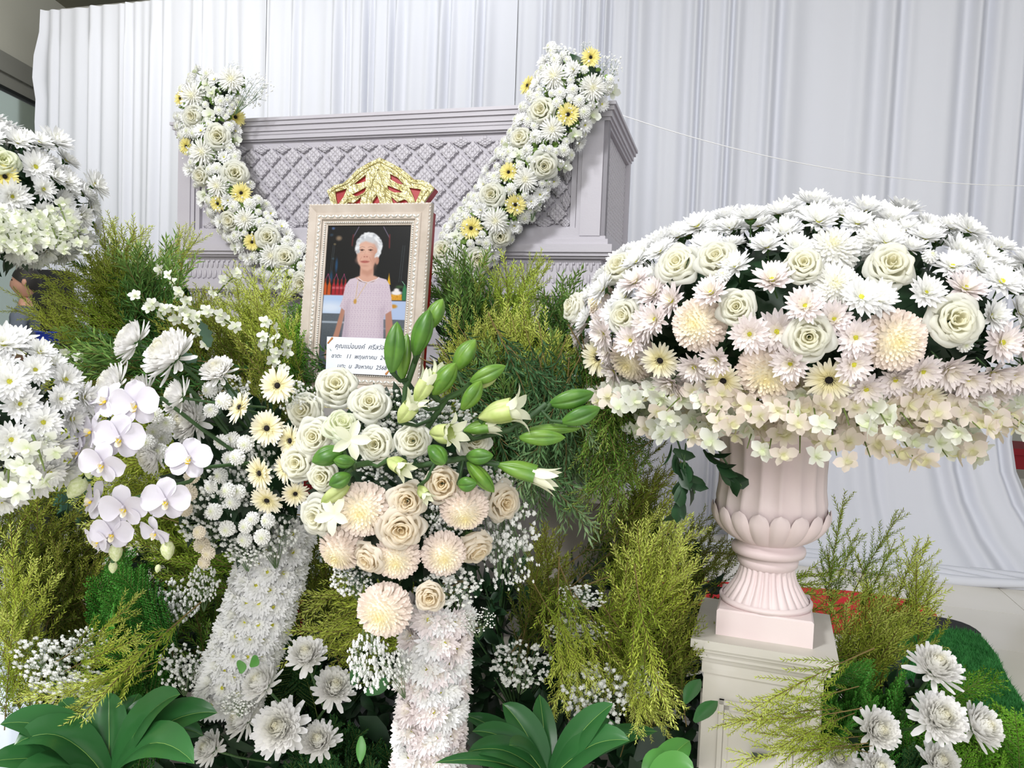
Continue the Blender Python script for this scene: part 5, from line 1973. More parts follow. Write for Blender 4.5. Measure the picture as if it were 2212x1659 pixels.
for x, y, a in ((425, 780, 160), (452, 750, 100), (495, 840, -60)):
    t = thing('chrysanthemum_leaf', 'dull grey-green lobed leaf ' + {425: 'under the largest big chrysanthemum', 452: 'standing up behind the largest big chrysanthemum', 495: 'below the big chrysanthemum nearest the frame'}[x], 'leaf', T(*P(x, y, 1.66)), 'leaves on the big chrysanthemum stems')
    m = MB()
    an = math.radians(a)
    d = Vector((math.cos(an), -.2, math.sin(an)))
    v, f = petal(.065, .012, 8, tip=.05, peak=.4, curl=-.5, cup=.3)
    v[:, 1] *= 1 + .35 * np.sin(v[:, 0] * 420)
    yv = d.cross(Vector((0, -1, .3))).normalized()
    m.add(v, f, 0, frame_m(Vector((0, 0, 0)), d.normalized(), yv, d.normalized().cross(yv)))
    m.obj('blade', M['leaf_grey'], t)
btn = [(336, 897, 19), (361, 916, 19), (333, 931, 20), (353, 944, 20), (319, 955, 19), (345, 975, 20), (320, 990, 18), (452, 842, 20), (482, 866, 22), (455, 886, 18), (478, 955, 19), (502, 950, 20), (530, 958, 21), (512, 988, 20), (494, 990, 17),
       (475, 1028, 20), (455, 1052, 17), (492, 1060, 20), (515, 1062, 18), (503, 1085, 19), (462, 1105, 21), (490, 1142, 20), (530, 1137, 18), (528, 1165, 19), (566, 1160, 20), (578, 1125, 19), (545, 1120, 17), (425, 895, 15)]
bc = [(415, 1028, 19), (408, 1065, 21), (400, 1100, 18), (436, 1178, 20), (430, 1150, 16), (450, 1195, 17), (440, 1215, 16)]
bmarks = [('the hanging cluster top', P(336, 897, 1.55)), ('the middle pair', P(490, 870, 1.62)), ('the small gerbera group', P(510, 970, 1.6)), ('the baby\'s breath heart', P(480, 1060, 1.6)), ('the column top', P(540, 1150, 1.6)), ('the drooping cream row', P(415, 1100, 1.6))]
nam = Namer(bmarks)
for i, (x, y, r) in enumerate(btn + bc):
    p = P(x, y, 1.56 + (i % 4) * .02)
    k = 'button' if i < len(btn) else 'button_cream'
    o = flower(k, '', p, (R.uniform(-.5, .2), -1, R.uniform(-.2, .4)), rad(r, p), 'button chrysanthemums of the left bouquet')
    nam.add(o, ('white' if i < len(btn) else 'cream') + ' button chrysanthemum', p)
nam.done()
# foam with leaves behind that bouquet, and a fringe of fine green stems
core('bouquet_foam', 'dark leafy heart of the left bouquet of buttons and big chrysanthemums', P(520, 1020, 1.78), .12, .15, .17, M['leaf_dark'], n=260, leafl=.05)
for i, (pts) in enumerate((((560, 1000), (500, 950), (420, 850), (350, 790)), ((540, 990), (440, 880), (395, 860)), ((545, 1000), (470, 900), (300, 860), (270, 840)), ((560, 960), (520, 880), (480, 820)), ((530, 1010), (460, 940), (420, 920)), ((520, 1060), (400, 1010), (335, 990)))):
    m = MB()
    m.tube([P(x, y, 1.7 - .02 * k) for k, (x, y) in enumerate(pts)], .005, 6)
    o = m.obj('cut_stem', M['stem_green'], lbo[(0, 5, 3, 4, 6, 7)[i]])
    o.matrix_parent_inverse = o.parent.matrix_basis.inverted()

# moth orchid sprays
def orchid_spray(label, path, fls, buds):
    t = thing('orchid_spray', label, 'orchid', None, 'moth orchid sprays')
    m = MB()
    m.tube([P(x, y, yy) for x, y, yy in path], .004, 7)
    m.obj('stem', M['stem_green'], t)
    for i, (x, y, r, n, yy) in enumerate(fls):
        p = P(x, y, yy)
        f = bpy.data.objects.new('flower', None)
        COL.objects.link(f)
        f.parent = t
        f.matrix_basis = facing(p, n, rad(r, p), 0, (R.uniform(-.25, .25), 0, 1))
        put(ORCHID[i % 3], f)
    for x, y, r, dx, dz, yy in buds:
        p = P(x, y, yy)
        m = MB()
        m.lathe([(.05, -1), (.5, -.75), (.72, -.2), (.6, .4), (.25, .9), (0, 1.05)], 12)
        m.obj('bud', M['bud_green'], t, True, facing(p, (dx, -.3, dz), rad(r, p), 0))


orchid_spray('upper spray of white moth orchids arching left of the button cluster',
             [(520, 985, 1.62), (440, 930, 1.56), (350, 860, 1.5), (270, 850, 1.45), (225, 920, 1.43), (200, 1000, 1.42), (168, 1050, 1.42)],
             [(292, 872, 52, (.15, -1, .05), 1.40), (258, 945, 52, (.3, -1, -.1), 1.38), (222, 1000, 48, (.1, -1, -.25), 1.36), (172, 975, 42, (-.7, -.6, .1), 1.42), (232, 865, 46, (-.3, -.8, .4), 1.44), (200, 930, 44, (-.5, -.7, .2), 1.42)],
             [(166, 1053, 26, -.5, -.8, 1.42), (192, 1022, 13, .3, -.8, 1.4)])
orchid_spray('lower spray of white moth orchids hanging over the green shrubs',
             [(540, 1000, 1.62), (440, 1010, 1.55), (410, 1040, 1.48), (370, 1050, 1.45), (280, 1080, 1.44), (240, 1150, 1.43), (245, 1230, 1.43)],
             [(408, 990, 48, (.3, -.9, .4), 1.42), (358, 1080, 50, (.35, -1, -.1), 1.40), (268, 1095, 50, (.15, -.9, -.2), 1.40), (202, 1080, 44, (-.6, -.7, .2), 1.43), (242, 1150, 44, (.2, -.9, -.3), 1.41), (336, 1148, 38, (-.3, -.8, -.4), 1.42), (212, 1165, 38, (-.4, -.8, -.3), 1.42)],
             [(362, 1188, 21, .2, -.9, 1.43), (244, 1225, 13, .1, -1, 1.43), (250, 1193, 20, .2, -1, 1.42), (341, 1228, 9, -.1, -1, 1.43)])

# ---- big white chrysanthemums on their own stems in the foreground
fg = [(662, 1418, 46, (0, -.55, .8), 'white chrysanthemum on a tall stem, highest of the front centre group'), (722, 1488, 50, (.25, -.6, .75), 'white chrysanthemum leaning right at the edge of the front centre group'),
      (567, 1478, 47, (-.45, -.5, .75), 'white chrysanthemum upper left of the biggest one, front centre'), (527, 1552, 46, (-.6, -.5, .5), 'white chrysanthemum in profile left of the biggest one, front centre'),
      (605, 1572, 60, (-.1, -.8, .55), 'biggest white chrysanthemum in the middle of the front centre group'), (690, 1602, 46, (-.1, -.65, .75), 'white chrysanthemum lowest right of the front centre group'),
      (455, 1618, 40, (-.5, -.6, .6), 'small white chrysanthemum beside the strap leaves, front centre group'),
      (2020, 1443, 56, (.05, -.5, .85), 'white chrysanthemum highest of the front right group before the turf'), (2028, 1552, 60, (.05, -.75, .65), 'big white chrysanthemum in the middle of the front right group'),
      (2115, 1572, 54, (.35, -.7, .6), 'white chrysanthemum outermost right of the front right group'), (1895, 1577, 50, (.1, -.85, .5), 'white chrysanthemum nearest the pedestal in the front right group'),
      (1812, 1640, 42, (-.2, -.7, .65), 'white chrysanthemum below the golden bough, front right group'), (1895, 1662, 42, (.1, -.7, .7), 'white chrysanthemum cut by the lower picture edge, front right group'), (2028, 1648, 46, (.0, -.7, .7), 'white chrysanthemum low beneath the big one, front right group')]
for i, (x, y, r, n, lab) in enumerate(fg):
    yy = 1.72 if x < 1000 else 1.8
    p = P(x, y, yy + (.03 if i % 2 else -.02))
    flower('bigmum', lab, p, n, rad(r, p), 'large white chrysanthemums on stems in the foreground', spin=R.uniform(0, 6))

# ------------------------------------------------------------------ foliage
def spray_mesh(seed, L=.42, ntw=16, tl=.16, leaf=.019, lw=.0021, ang=.6, sp=.0042, twr=.0012, flat=0., soft=.1, out=.75):
    """feathery cut branch along +Z: stem with side twigs, every twig set round with needle leaves"""
    rr = random.Random(seed)
    st = MB()
    lv, lf = [], []

    def leaves(pts, n, l, w):
        nonlocal lv
        for i in range(n):
            t = (i + .5) / n
            k = min(int(t * (len(pts) - 1)), len(pts) - 2)
            a, b_ = pts[k], pts[k + 1]
            p = a.lerp(b_, t * (len(pts) - 1) - k)
            ax = (b_ - a).normalized()
            s = ax.orthogonal().normalized()
            s = Quaternion(ax, i * 2.4 + rr.uniform(-.5, .5)) @ s
            if flat:
                s = Vector((s.x, s.y * (1 - flat), s.z)).normalized()
            d = (ax * rr.uniform(.7, 1.1) + s * out).normalized()
            q = d.cross(ax)
            q = q.normalized() * w if q.length > 1e-6 else s * w
            ll = l * rr.uniform(.7, 1.15) * (1 - .35 * t * t)
            m_ = p + d * ll * .45
            n0 = len(lv)
            up_ = d.cross(q).normalized() * w * .6
            tip = p + d * ll + s * ll * .1
            lv += [p, m_ + q + up_, tip, m_ - q + up_, m_ - up_]
            lf.append((n0, n0 + 1, n0 + 2, n0 + 4))
            lf.append((n0, n0 + 4, n0 + 2, n0 + 3))

    bend = Vector((rr.uniform(-1, 1), rr.uniform(-1, 1), 0)) * soft
    main = [Vector((0, 0, L * k / 8)) + bend * L * (k / 8) ** 2 for k in range(9)]
    st.tube(main, [twr * 2 * (1 - .07 * k) for k in range(9)], 4)
    leaves(main[2:], int(L * .75 / sp * .8), leaf, lw)
    for i in range(ntw):
        t = .12 + .8 * i / ntw + rr.uniform(-.02, .02)
        k = min(int(t * 8), 7)
        p = main[k].lerp(main[k + 1], t * 8 - k)
        ax = (main[k + 1] - main[k]).normalized()
        az = i * 2.4 + rr.uniform(-.4, .4)
        s = Vector((math.cos(az), math.sin(az) * (1 - flat), 0)).normalized()
        if flat:
            s = Vector(((1 if i % 2 else -1), rr.uniform(-.25, .25), 0)).normalized()
        l = tl * (1.05 - .75 * t) * rr.uniform(.75, 1.2)
        d = (ax * math.cos(ang) + s * math.sin(ang)).normalized()
        tw = [p, p + d * l * .5 + ax * l * .06, p + d * l + ax * l * .22]
        st.tube(tw, [twr, twr * .8, twr * .5], 3)
        leaves(tw, max(4, int(l / sp)), leaf * .92, lw)
    lm = MB()
    lm.add([tuple(q) for q in lv], lf)
    return st, lm


STYLE = {
    'feather': dict(L=.44, ntw=13, tl=.16, leaf=.022, lw=.0020, ang=.62, sp=.0034, out=.62, twr=.0011),
    'willow': dict(L=.46, ntw=10, tl=.17, leaf=.046, lw=.0034, ang=.5, sp=.0062, out=.55, twr=.0009),
    'thuja': dict(L=.30, ntw=30, tl=.11, leaf=.014, lw=.0034, ang=.65, sp=.0028, flat=.8, out=.6, soft=.2),
    'fern': dict(L=.30, ntw=26, tl=.1, leaf=.017, lw=.003, ang=.9, sp=.0034, flat=.7, out=.8, soft=.2),
}
CSTYLE = dict(gold='feather', olive='feather', lime='feather', green='feather', bright='fern', deep='willow', blue='willow', thuja='thuja', thuja_dark='thuja')
SPR = {}


def sprays(col):
    if col not in SPR:
        SPR[col] = []
        for s in range(4):
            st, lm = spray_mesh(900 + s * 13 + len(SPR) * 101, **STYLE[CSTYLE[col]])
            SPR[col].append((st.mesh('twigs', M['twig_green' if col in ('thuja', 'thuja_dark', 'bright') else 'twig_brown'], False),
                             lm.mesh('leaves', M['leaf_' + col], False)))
    return SPR[col]


def clump(label, col, px, py, rx, ry, y, n, ang, jit=22, scale=1., dy=.12, lean=-.15, name='foliage_clump', group=None):
    """n cut branches whose tips fill an ellipse; ang: which way they point (90 = up)"""
    t = thing(name, label, 'foliage', None, group)
    for i in range(n):
        r, a = math.sqrt((i + .5) / n), i * 2.39996 + R.random() * .5
        x, yy_ = px + rx * r * math.cos(a), py + ry * r * math.sin(a)
        # branches fan out from the middle of the clump
        an = math.radians(ang + R.gauss(0, jit * .8) - 26 * (r * math.cos(a)) * math.sin(math.radians(ang)))
        tip = P(x + R.gauss(0, rx * .18), yy_ + R.gauss(0, ry * .18), y + R.uniform(-dy, dy))
        d = Vector((math.cos(an), lean + R.uniform(-.2, .2), math.sin(an))).normalized()
        s = scale * R.uniform(.7, 1.25)
        st, lm = R.choice(sprays(col))
        base = tip - d * .36 * s
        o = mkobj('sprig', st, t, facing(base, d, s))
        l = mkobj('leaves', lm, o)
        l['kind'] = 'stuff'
    return t


CL_ = [
    # label, colour, px, py, rx, ry, y, n, ang
    ('golden feathery branches reaching out left over the background man', 'gold', 125, 690, 85, 75, 2.55, 10, 160),
    ('tall golden feathery branches with a bent tip under the left dome', 'gold', 225, 560, 50, 75, 2.7, 9, 108),
    ('lime green feathery branches below the left dome', 'lime', 190, 640, 80, 70, 2.65, 11, 130),
    ('dark green spiky willow branches left of the coffin base', 'deep', 320, 640, 75, 90, 2.6, 18, 108),
    ('golden feathery branch standing up before the coffin left corner', 'gold', 385, 590, 30, 90, 2.9, 7, 75),
    ('yellow feathery branches behind the dark spiky willow', 'gold', 300, 560, 60, 50, 2.95, 8, 95),
    ('blue-green willow branches behind the topmost big chrysanthemum', 'deep', 215, 790, 110, 60, 2.3, 16, 170),
    ('yellow feathery branches under the coffin base, middle of left bank', 'gold', 520, 650, 85, 45, 2.75, 14, 95),
    ('golden feathery mass under the left garland end', 'gold', 560, 720, 90, 60, 2.55, 18, 110),
    ('bright green ferny branches beside the portrait left edge', 'bright', 628, 690, 40, 85, 2.6, 20, 100),
    ('olive feathery branches behind the single frontal gerbera', 'olive', 560, 830, 60, 55, 2.35, 10, 100),
    ('dark willow branch against the portrait lower left corner', 'deep', 608, 800, 30, 35, 2.6, 6, 170),
    ('olive feathery branches under the dark willow of the left bank', 'olive', 170, 880, 100, 55, 2.2, 14, 175),
    ('olive green branches behind the big chrysanthemum stems', 'olive', 420, 720, 70, 60, 2.5, 10, 120),
    ('golden feathery branches behind the moth orchids', 'gold', 210, 1010, 110, 90, 2.0, 16, 190),
    ('dull olive shrub under the low left cluster', 'olive', 90, 1130, 100, 110, 2.1, 22, 60),
    ('yellow shrub at the left edge above the baby\'s breath', 'gold', 30, 1320, 55, 110, 1.9, 20, 82),
    ('olive shrub between the yellow shrub and the arborvitae', 'olive', 165, 1240, 85, 90, 2.15, 18, 80),
    ('golden green branches behind the lower orchid spray', 'lime', 350, 1110, 80, 70, 2.15, 14, 130),
    ('olive green branches left of the left column top', 'green', 390, 1220, 50, 90, 2.2, 12, 100),
    ('upright bright green arborvitae fronds left of the left column', 'thuja', 275, 1330, 65, 150, 1.95, 46, 90),
    ('golden cut branch crossing in front of the arborvitae', 'gold', 255, 1370, 70, 45, 1.78, 4, 40),
    ('golden sprigs at the lower left above the strap leaves', 'gold', 120, 1510, 90, 40, 1.75, 6, 200),
    ('olive branches rising between the two columns', 'olive', 690, 1190, 50, 70, 2.1, 9, 95),
    ('golden green branches left of the lowest pompon', 'gold', 735, 1340, 75, 60, 1.95, 14, 195),
    ('dark arborvitae fronds between the columns at the bottom', 'thuja_dark', 720, 1590, 130, 60, 1.9, 34, 90),
    ('dark arborvitae fronds under the left column', 'thuja_dark', 640, 1380, 50, 70, 2.1, 14, 90),
    ('green willow branches just right of the portrait frame', 'deep', 985, 640, 45, 60, 2.65, 12, 110),
    ('golden feathery branches beside the red easel post', 'gold', 1010, 760, 60, 60, 2.5, 14, 95),
    ('lime green tips in front of the coffin swags', 'lime', 1060, 640, 45, 55, 2.7, 9, 88),
    ('bright lime plume standing before the coffin swags', 'lime', 1140, 630, 40, 65, 2.65, 10, 70),
    ('golden feathery mass between portrait and urn dome', 'gold', 1115, 735, 85, 50, 2.5, 16, 95),
    ('dark willow branches below the golden mass right of the portrait', 'deep', 1100, 840, 100, 55, 2.35, 18, 95),
    ('dark green ferny spikes against the urn dome left rim', 'deep', 1215, 680, 22, 60, 2.5, 8, 90),
    ('golden branches touching the urn dome left side', 'gold', 1190, 790, 45, 55, 2.4, 10, 100),
    ('blue-green willow branches hanging below the lily buds', 'blue', 1190, 1000, 75, 90, 2.15, 18, -80),
    ('green willow branches hanging under the urn dome left edge', 'green', 1300, 1000, 55, 100, 2.15, 18, -97),
    ('dark blue willow branches behind the lily buds', 'blue', 1130, 900, 90, 50, 2.3, 14, -40),
    ('olive branches rising right of the baby\'s breath', 'olive', 1190, 1230, 45, 70, 2.2, 9, 85),
    ('tall dark olive branches left of the urn bowl', 'olive', 1400, 1070, 50, 90, 2.25, 14, 85),
    ('big golden feathery shrub left of the pedestal', 'gold', 1415, 1240, 80, 90, 2.0, 26, 75),
    ('olive shrub under the golden one left of the pedestal', 'olive', 1440, 1370, 75, 70, 2.05, 20, 75),
    ('golden olive branches behind the urn foot', 'olive', 1540, 1180, 55, 50, 2.4, 9, 55),
    ('small golden sprigs hanging before the dark strap leaves', 'gold', 1245, 1490, 60, 55, 1.8, 7, -80),
    ('drooping bright golden branch tip over the right strap plant', 'gold', 1410, 1530, 55, 45, 1.72, 8, -48),
    ('tall thin golden branch just right of the urn bowl', 'lime', 1815, 1190, 30, 100, 2.45, 4, 98),
    ('tall thin golden branch in the middle right of the urn', 'lime', 1905, 1190, 35, 80, 2.5, 4, 92),
    ('tall golden branch over the end of the red carpet', 'gold', 1990, 1240, 45, 75, 2.45, 5, 72),
    ('golden bush at the foot of the tall branches right of pedestal', 'gold', 1900, 1350, 90, 55, 2.35, 18, 80),
    ('deep green arborvitae right of the pedestal', 'thuja', 1880, 1490, 85, 75, 2.05, 40, 85),
    ('dark arborvitae under the front right chrysanthemums', 'thuja_dark', 1950, 1600, 110, 60, 2.0, 30, 90),
    ('golden bough spread in front of the pedestal panel', 'gold', 1660, 1590, 75, 65, 1.72, 9, 192),
    ('bright green ferny plant at the right edge on the turf', 'bright', 2160, 1560, 75, 100, 2.0, 46, 75),
    ('golden sprig peeking behind the centre of the urn foot', 'lime', 1760, 1270, 40, 30, 2.4, 4, 10),
]
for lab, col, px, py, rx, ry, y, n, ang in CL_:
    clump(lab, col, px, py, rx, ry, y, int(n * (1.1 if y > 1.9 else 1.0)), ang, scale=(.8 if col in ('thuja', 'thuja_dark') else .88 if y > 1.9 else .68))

# dark leafy undergrowth filling the bank behind everything
def bush_mesh(seed, n=150):
    rr = random.Random(seed)
    st, lv = MB(), MB()
    for i in range(10):
        d = Vector((rr.uniform(-1, 1), rr.uniform(-1, 1), rr.uniform(.2, 1.2))).normalized()
        st.tube([(0, 0, -.3), tuple(d * .5), tuple(d * 1.0 + Vector((0, 0, .1)))], [.02, .015, .008], 4)
    for i in range(n):
        d = Vector((rr.uniform(-1, 1), rr.uniform(-1, 1), rr.uniform(-.9, 1))).normalized() * rr.uniform(.35, 1)
        x = (d + Vector((rr.uniform(-1, 1), rr.uniform(-1, 1), rr.uniform(-1, .6))) * .7).normalized()
        y = x.cross(Vector((rr.uniform(-1, 1), rr.uniform(-1, 1), 1.5))).normalized()
        v, f = petal(.32 * rr.uniform(.7, 1.2), .085, 4, base=.2, tip=.03, peak=.45, curl=-.6, cup=.3)
        lv.add(v, f, 0, frame_m(d, x, y, x.cross(y)))
    return [('stems', st.mesh('stems', M['stem_green']), None, []), ('leaves', lv.mesh('leaves', M['leaf_dark']), 'stuff', [])]


BUSH = [bush_mesh(800 + i) for i in range(3)]
bl = [(60, 960, 2.6, 'behind the grey cloth pillar'), (230, 860, 2.75, 'behind the moth orchids'), (420, 900, 2.7, 'behind the button cluster'), (560, 780, 2.95, 'under the coffin middle'),
      (120, 1250, 2.5, 'behind the olive shrub at far left'), (330, 1180, 2.55, 'behind the arborvitae'), (470, 1330, 2.4, 'left of the left column'), (660, 1330, 2.5, 'between the two columns'), (760, 1480, 2.3, 'behind the front centre chrysanthemums'),
      (250, 1500, 2.3, 'behind the left strap plant'), (60, 1450, 2.3, 'at the lower left edge'), (520, 1600, 2.2, 'under the left column foot'), (1080, 1330, 2.5, 'right of the right column'), (1120, 1500, 2.3, 'beside the right column foot'),
      (1250, 1400, 2.5, 'behind the baby\'s breath in the dark gap'), (1380, 1300, 2.45, 'behind the big golden shrub'), (1430, 1500, 2.3, 'left of the pedestal shaft'), (1250, 1600, 2.25, 'behind the right strap plant'), (1050, 820, 2.9, 'right of the easel'),
      (1180, 900, 2.75, 'behind the hanging willow'), (1890, 1560, 2.3, 'behind the arborvitae right of the pedestal'), (2000, 1640, 2.3, 'under the front right chrysanthemums'), (850, 1380, 2.3, 'behind the lowest pompon'), (350, 760, 2.9, 'behind the dark willow of the left bank')]
for x, y, yy, w in bl:
    t = thing('leafy_bush', 'dark green leafy bush ' + w, 'bush', T(*P(x, y, yy)) @ RZ(R.uniform(0, 6)) @ Matrix.Scale(R.uniform(.2, .26), 4), 'dark bushes in the flower bank')
    put(R.choice(BUSH), t)
m = MB()
for i in range(900):
    x, y = R.uniform(-1.6, 1.1), R.uniform(1.9, 3.2)
    d = Vector((R.uniform(-1, 1), R.uniform(-1, 1), R.uniform(.1, 1))).normalized()
    yv = d.cross(Vector((R.uniform(-1, 1), R.uniform(-1, 1), 1))).normalized()
    v, f = petal(.12, .03, 3, base=.2, tip=.03, curl=-.5)
    m.add(v, f, 0, frame_m(Vector((x, y, R.uniform(0, .3))), d, yv, d.cross(yv)))
tag(m.obj('ground_leaves', M['leaf_dark']), 'dark green leaves covering the floor under the flower bank', 'leaves', None, 'stuff')

# loose white dendrobium sprays standing in the left bank
for i, (x, y, lab) in enumerate(((400, 655, 'before the coffin left foot'), (430, 690, 'right of the largest big chrysanthemum'), (465, 640, 'under the coffin base'), (575, 765, 'left of the portrait corner'), (600, 790, 'above the topmost gerbera'),
                                 (190, 800, 'left of the topmost big chrysanthemum'), (130, 790, 'above the lone daisy of the low cluster'), (440, 740, 'above the big chrysanthemum with dark leaf'), (500, 700, 'in the golden branches'), (370, 690, 'among dark willow branches'))):
    dendro_spray('white dendrobium orchid spray ' + lab, 'dendrobium sprays of the left bank', P(x, y, 2.25), (R.uniform(-.8, .5), -.3, R.uniform(.1, .8)), .15, 6, DENDRO, 780 + i, .021)

# baby's breath in the shrubs and bouquets
for lab, x, y, rx, ry, yy in (
        ('baby\'s breath cloud beside the yellow shrub, lower left', 110, 1430, 80, 55, 1.8), ('baby\'s breath cloud over the left strap leaves', 150, 1485, 85, 50, 1.78), ('baby\'s breath cloud behind the strap plant', 225, 1510, 45, 35, 1.85), ('baby\'s breath cloud at the top of the lower left drift', 185, 1395, 50, 40, 1.85),
        ('baby\'s breath cloud left of the left column middle', 385, 1300, 45, 60, 1.95), ('baby\'s breath cloud at the left column foot', 395, 1440, 52, 55, 1.85), ('baby\'s breath cloud on the left column lower front', 510, 1520, 40, 28, 1.7), ('baby\'s breath cloud left of the left column top', 440, 1260, 32, 50, 1.8),
        ('baby\'s breath cloud in the heart of the left bouquet', 480, 1050, 75, 60, 1.66), ('baby\'s breath cloud low in the left bouquet', 450, 1130, 70, 55, 1.68), ('baby\'s breath cloud behind the gerbera group', 545, 1000, 50, 60, 1.66), ('baby\'s breath cloud on the top of the left column', 590, 1150, 55, 60, 1.72),
        ('baby\'s breath cloud under the buttons by the column', 530, 1190, 50, 35, 1.68), ('baby\'s breath cloud beneath the frame corner', 640, 860, 40, 40, 1.62), ('baby\'s breath cloud above the button chrysanthemums', 500, 845, 40, 35, 1.7),
        ('baby\'s breath cloud between the upper roses', 860, 890, 70, 50, 1.56), ('baby\'s breath cloud behind the second white rose', 800, 930, 70, 40, 1.56), ('baby\'s breath cloud under the leaning lily stem', 960, 900, 65, 40, 1.56), ('baby\'s breath cloud in the bouquet centre', 830, 1010, 60, 40, 1.5), ('baby\'s breath cloud below the middle row roses', 930, 1010, 55, 40, 1.5),
        ('baby\'s breath cloud at the right bouquet edge', 1085, 1140, 75, 85, 1.62), ('baby\'s breath cloud below the lily stem', 1060, 1040, 50, 45, 1.58), ('baby\'s breath cloud between the blush roses', 950, 1130, 50, 45, 1.5), ('baby\'s breath cloud hanging right of the drooping rose', 1100, 1210, 60, 70, 1.6),
        ('baby\'s breath cloud right of the lowest pompon', 970, 1270, 70, 50, 1.5), ('baby\'s breath wisp right of the column top', 1030, 1340, 40, 30, 1.5), ('baby\'s breath cloud hanging left of the right column', 795, 1430, 45, 65, 1.48), ('baby\'s breath cloud on the right column front', 850, 1440, 40, 60, 1.46), ('baby\'s breath cloud under the lower left pompon', 760, 1250, 45, 40, 1.52),
        ('baby\'s breath patch in the golden shrub', 1255, 1290, 50, 30, 1.9), ('baby\'s breath patch under the top one in the dark gap', 1245, 1365, 65, 35, 1.9), ('baby\'s breath patch right of the right column', 1125, 1435, 62, 55, 1.85), ('largest baby\'s breath cloud above the right strap plant', 1290, 1500, 75, 70, 1.75), ('baby\'s breath patch at the right of the largest cloud', 1385, 1475, 45, 40, 1.82)):
    gyp(lab, x, y, rx * 1.1, ry * 1.1, yy, (R.uniform(-.3, .3), -.5, 1 if 'hanging' not in lab else -1), 'wisp' in lab or 'hanging right' in lab)

# ---- strap-leaved plants
def strap_plant(label, px, py, y, leaves, mat):
    b0 = P(px, py, y)
    t = thing('strap_leaf_plant', label, 'plant', T(*b0))
    for (tx, ty, w, arch, dy) in leaves:
        tip = P(tx, ty, y + dy) - b0
        L = tip.length
        top = Vector((tip.x * .5, tip.y * .5, tip.z * .5)) + Z * arch
        n = 12
        pts = []
        for i in range(n + 1):
            q = i / n
            pts.append(Vector((0, 0, 0)) * (1 - q) ** 2 + top * 2 * q * (1 - q) + tip * q * q)
        v = []
        for i, p in enumerate(pts):
            q = i / n
            tn = (pts[min(i + 1, n)] - pts[max(i - 1, 0)]).normalized()
            s = tn.cross(Vector((0, -.6, 1))).normalized()
            nn = s.cross(tn)
            hw = w * .95 * (.34 + .66 * math.sin(PI / 2 * min(1, q / .5))) * max(0, 1 - max(0, (q - .45) / .55) ** 2.0) ** .8
            for k in (-1, -.55, -.06, 0, .06, .55, 1):
                z = .22 * hw * abs(k) + (.0 if abs(k) > .05 else -.06 * hw) + .02 * hw * math.sin(q * 14 + k * 3)
                v.append(tuple(p + s * hw * k + nn * z))
        m = MB()
        m.grid(v, n + 1, 7)
        lf = m.obj('leaf', M[mat], t)
        m = MB()
        mr = [tuple(Vector(v[i * 7 + 3]) + Vector((0, -.0005, .0005))) for i in range(n + 1)]
        m.tube(mr, [.0013 * (1 - .8 * i / n) for i in range(n + 1)], 4)
        m.obj('midrib', M['midrib'], lf)
    return t


strap_plant('big glossy green strap-leaved plant at the lower left corner', 235, 1690, 1.62,
            [(0, 1565, .05, .10, -.1), (-40, 1650, .045, .06, -.15), (30, 1610, .05, .12, -.12), (130, 1510, .042, .05, .1), (235, 1495, .045, .05, .05), (300, 1498, .038, .06, .14), (390, 1500, .048, .09, -.02), (470, 1540, .05, .1, .0),
             (440, 1590, .045, .12, .06), (420, 1650, .05, .13, -.16), (350, 1510, .04, .08, .1), (60, 1545, .04, .08, .08), (20, 1690, .045, .07, -.2)], 'strap')
strap_plant('dark green strap-leaved plant at the bottom right of the column', 1185, 1690, 1.66,
            [(1020, 1580, .035, .07, -.05), (1000, 1545, .03, .06, .1), (1085, 1520, .042, .05, .03), (1325, 1520, .036, .05, -.02), (1360, 1600, .045, .07, -.08), (1330, 1560, .035, .06, .08), (1010, 1625, .035, .07, -.12), (1100, 1610, .035, .05, -.15), (1165, 1500, .03, .03, .1), (1420, 1580, .03, .07, .1), (940, 1648, .02, .05, -.2)], 'strap')
strap_plant('broad pale green leaf plant cut by the bottom edge near the pedestal', 1400, 1720, 1.6, [(1500, 1665, .045, .05, -.05), (1450, 1640, .04, .05, .05), (1490, 1600, .035, .04, .12)], 'strap_pale')
for i, (x, y, a) in enumerate(((520, 1455, 80), (540, 1440, 50), (790, 1500, 40), (780, 1590, -85), (760, 1480, 70), (1500, 1560, 60), (1480, 1520, 75))):
    d = Vector((math.cos(math.radians(a)), -.3, math.sin(math.radians(a)))).normalized()
    m = MB()
    v, f = petal(.05 if i < 2 else .06 if i == 3 else .1, .012 if i < 2 else .012 if i == 3 else .018, 6, base=.25, tip=.03, peak=.45, curl=-.5, cup=.25)
    yv = d.cross(Vector((0, -1, .4))).normalized()
    m.add(v, f)
    t = thing('broad_leaf', ('small bright pair leaf on the left column foot', 'small bright leaf, partner of the column foot leaf', 'glossy dark leaf right of the front centre group', 'single yellow-green leaf hanging by the right column', 'glossy dark leaf behind the front centre group', 'dark leaf beside the pedestal, lower', 'dark leaf beside the pedestal, upper')[i], 'leaf',
              frame_m(P(x, y, 1.66 if i < 2 else 1.75), d, yv, d.cross(yv)))
    m.obj('blade', M['strap_pale' if i in (0, 1, 3) else 'strap'], t)

# ------------------------------------------------------------------ turf, carpet, things behind
M['carpet'] = plain('carpet', 'c5161f', .9, 'd6222a', 30, bump=.2, bscale=200)
M['turf'] = plain('turf', '2f7d38', .8, '45994c', 20, transl=.1)
M['black_cloth'] = plain('black_cloth', '1a1b1c', .8, bump=.1)


def floor_pt(px, py):
    d = ray(px, py)
    return EYE + d * (-EYE.z / d.z)


def smooth(pts, k=3):
    for _ in range(k):
        out = []
        for a, b_ in zip(pts, pts[1:] + pts[:1]):
            out += [a * .75 + b_ * .25, a * .25 + b_ * .75]
        pts = out
    return pts


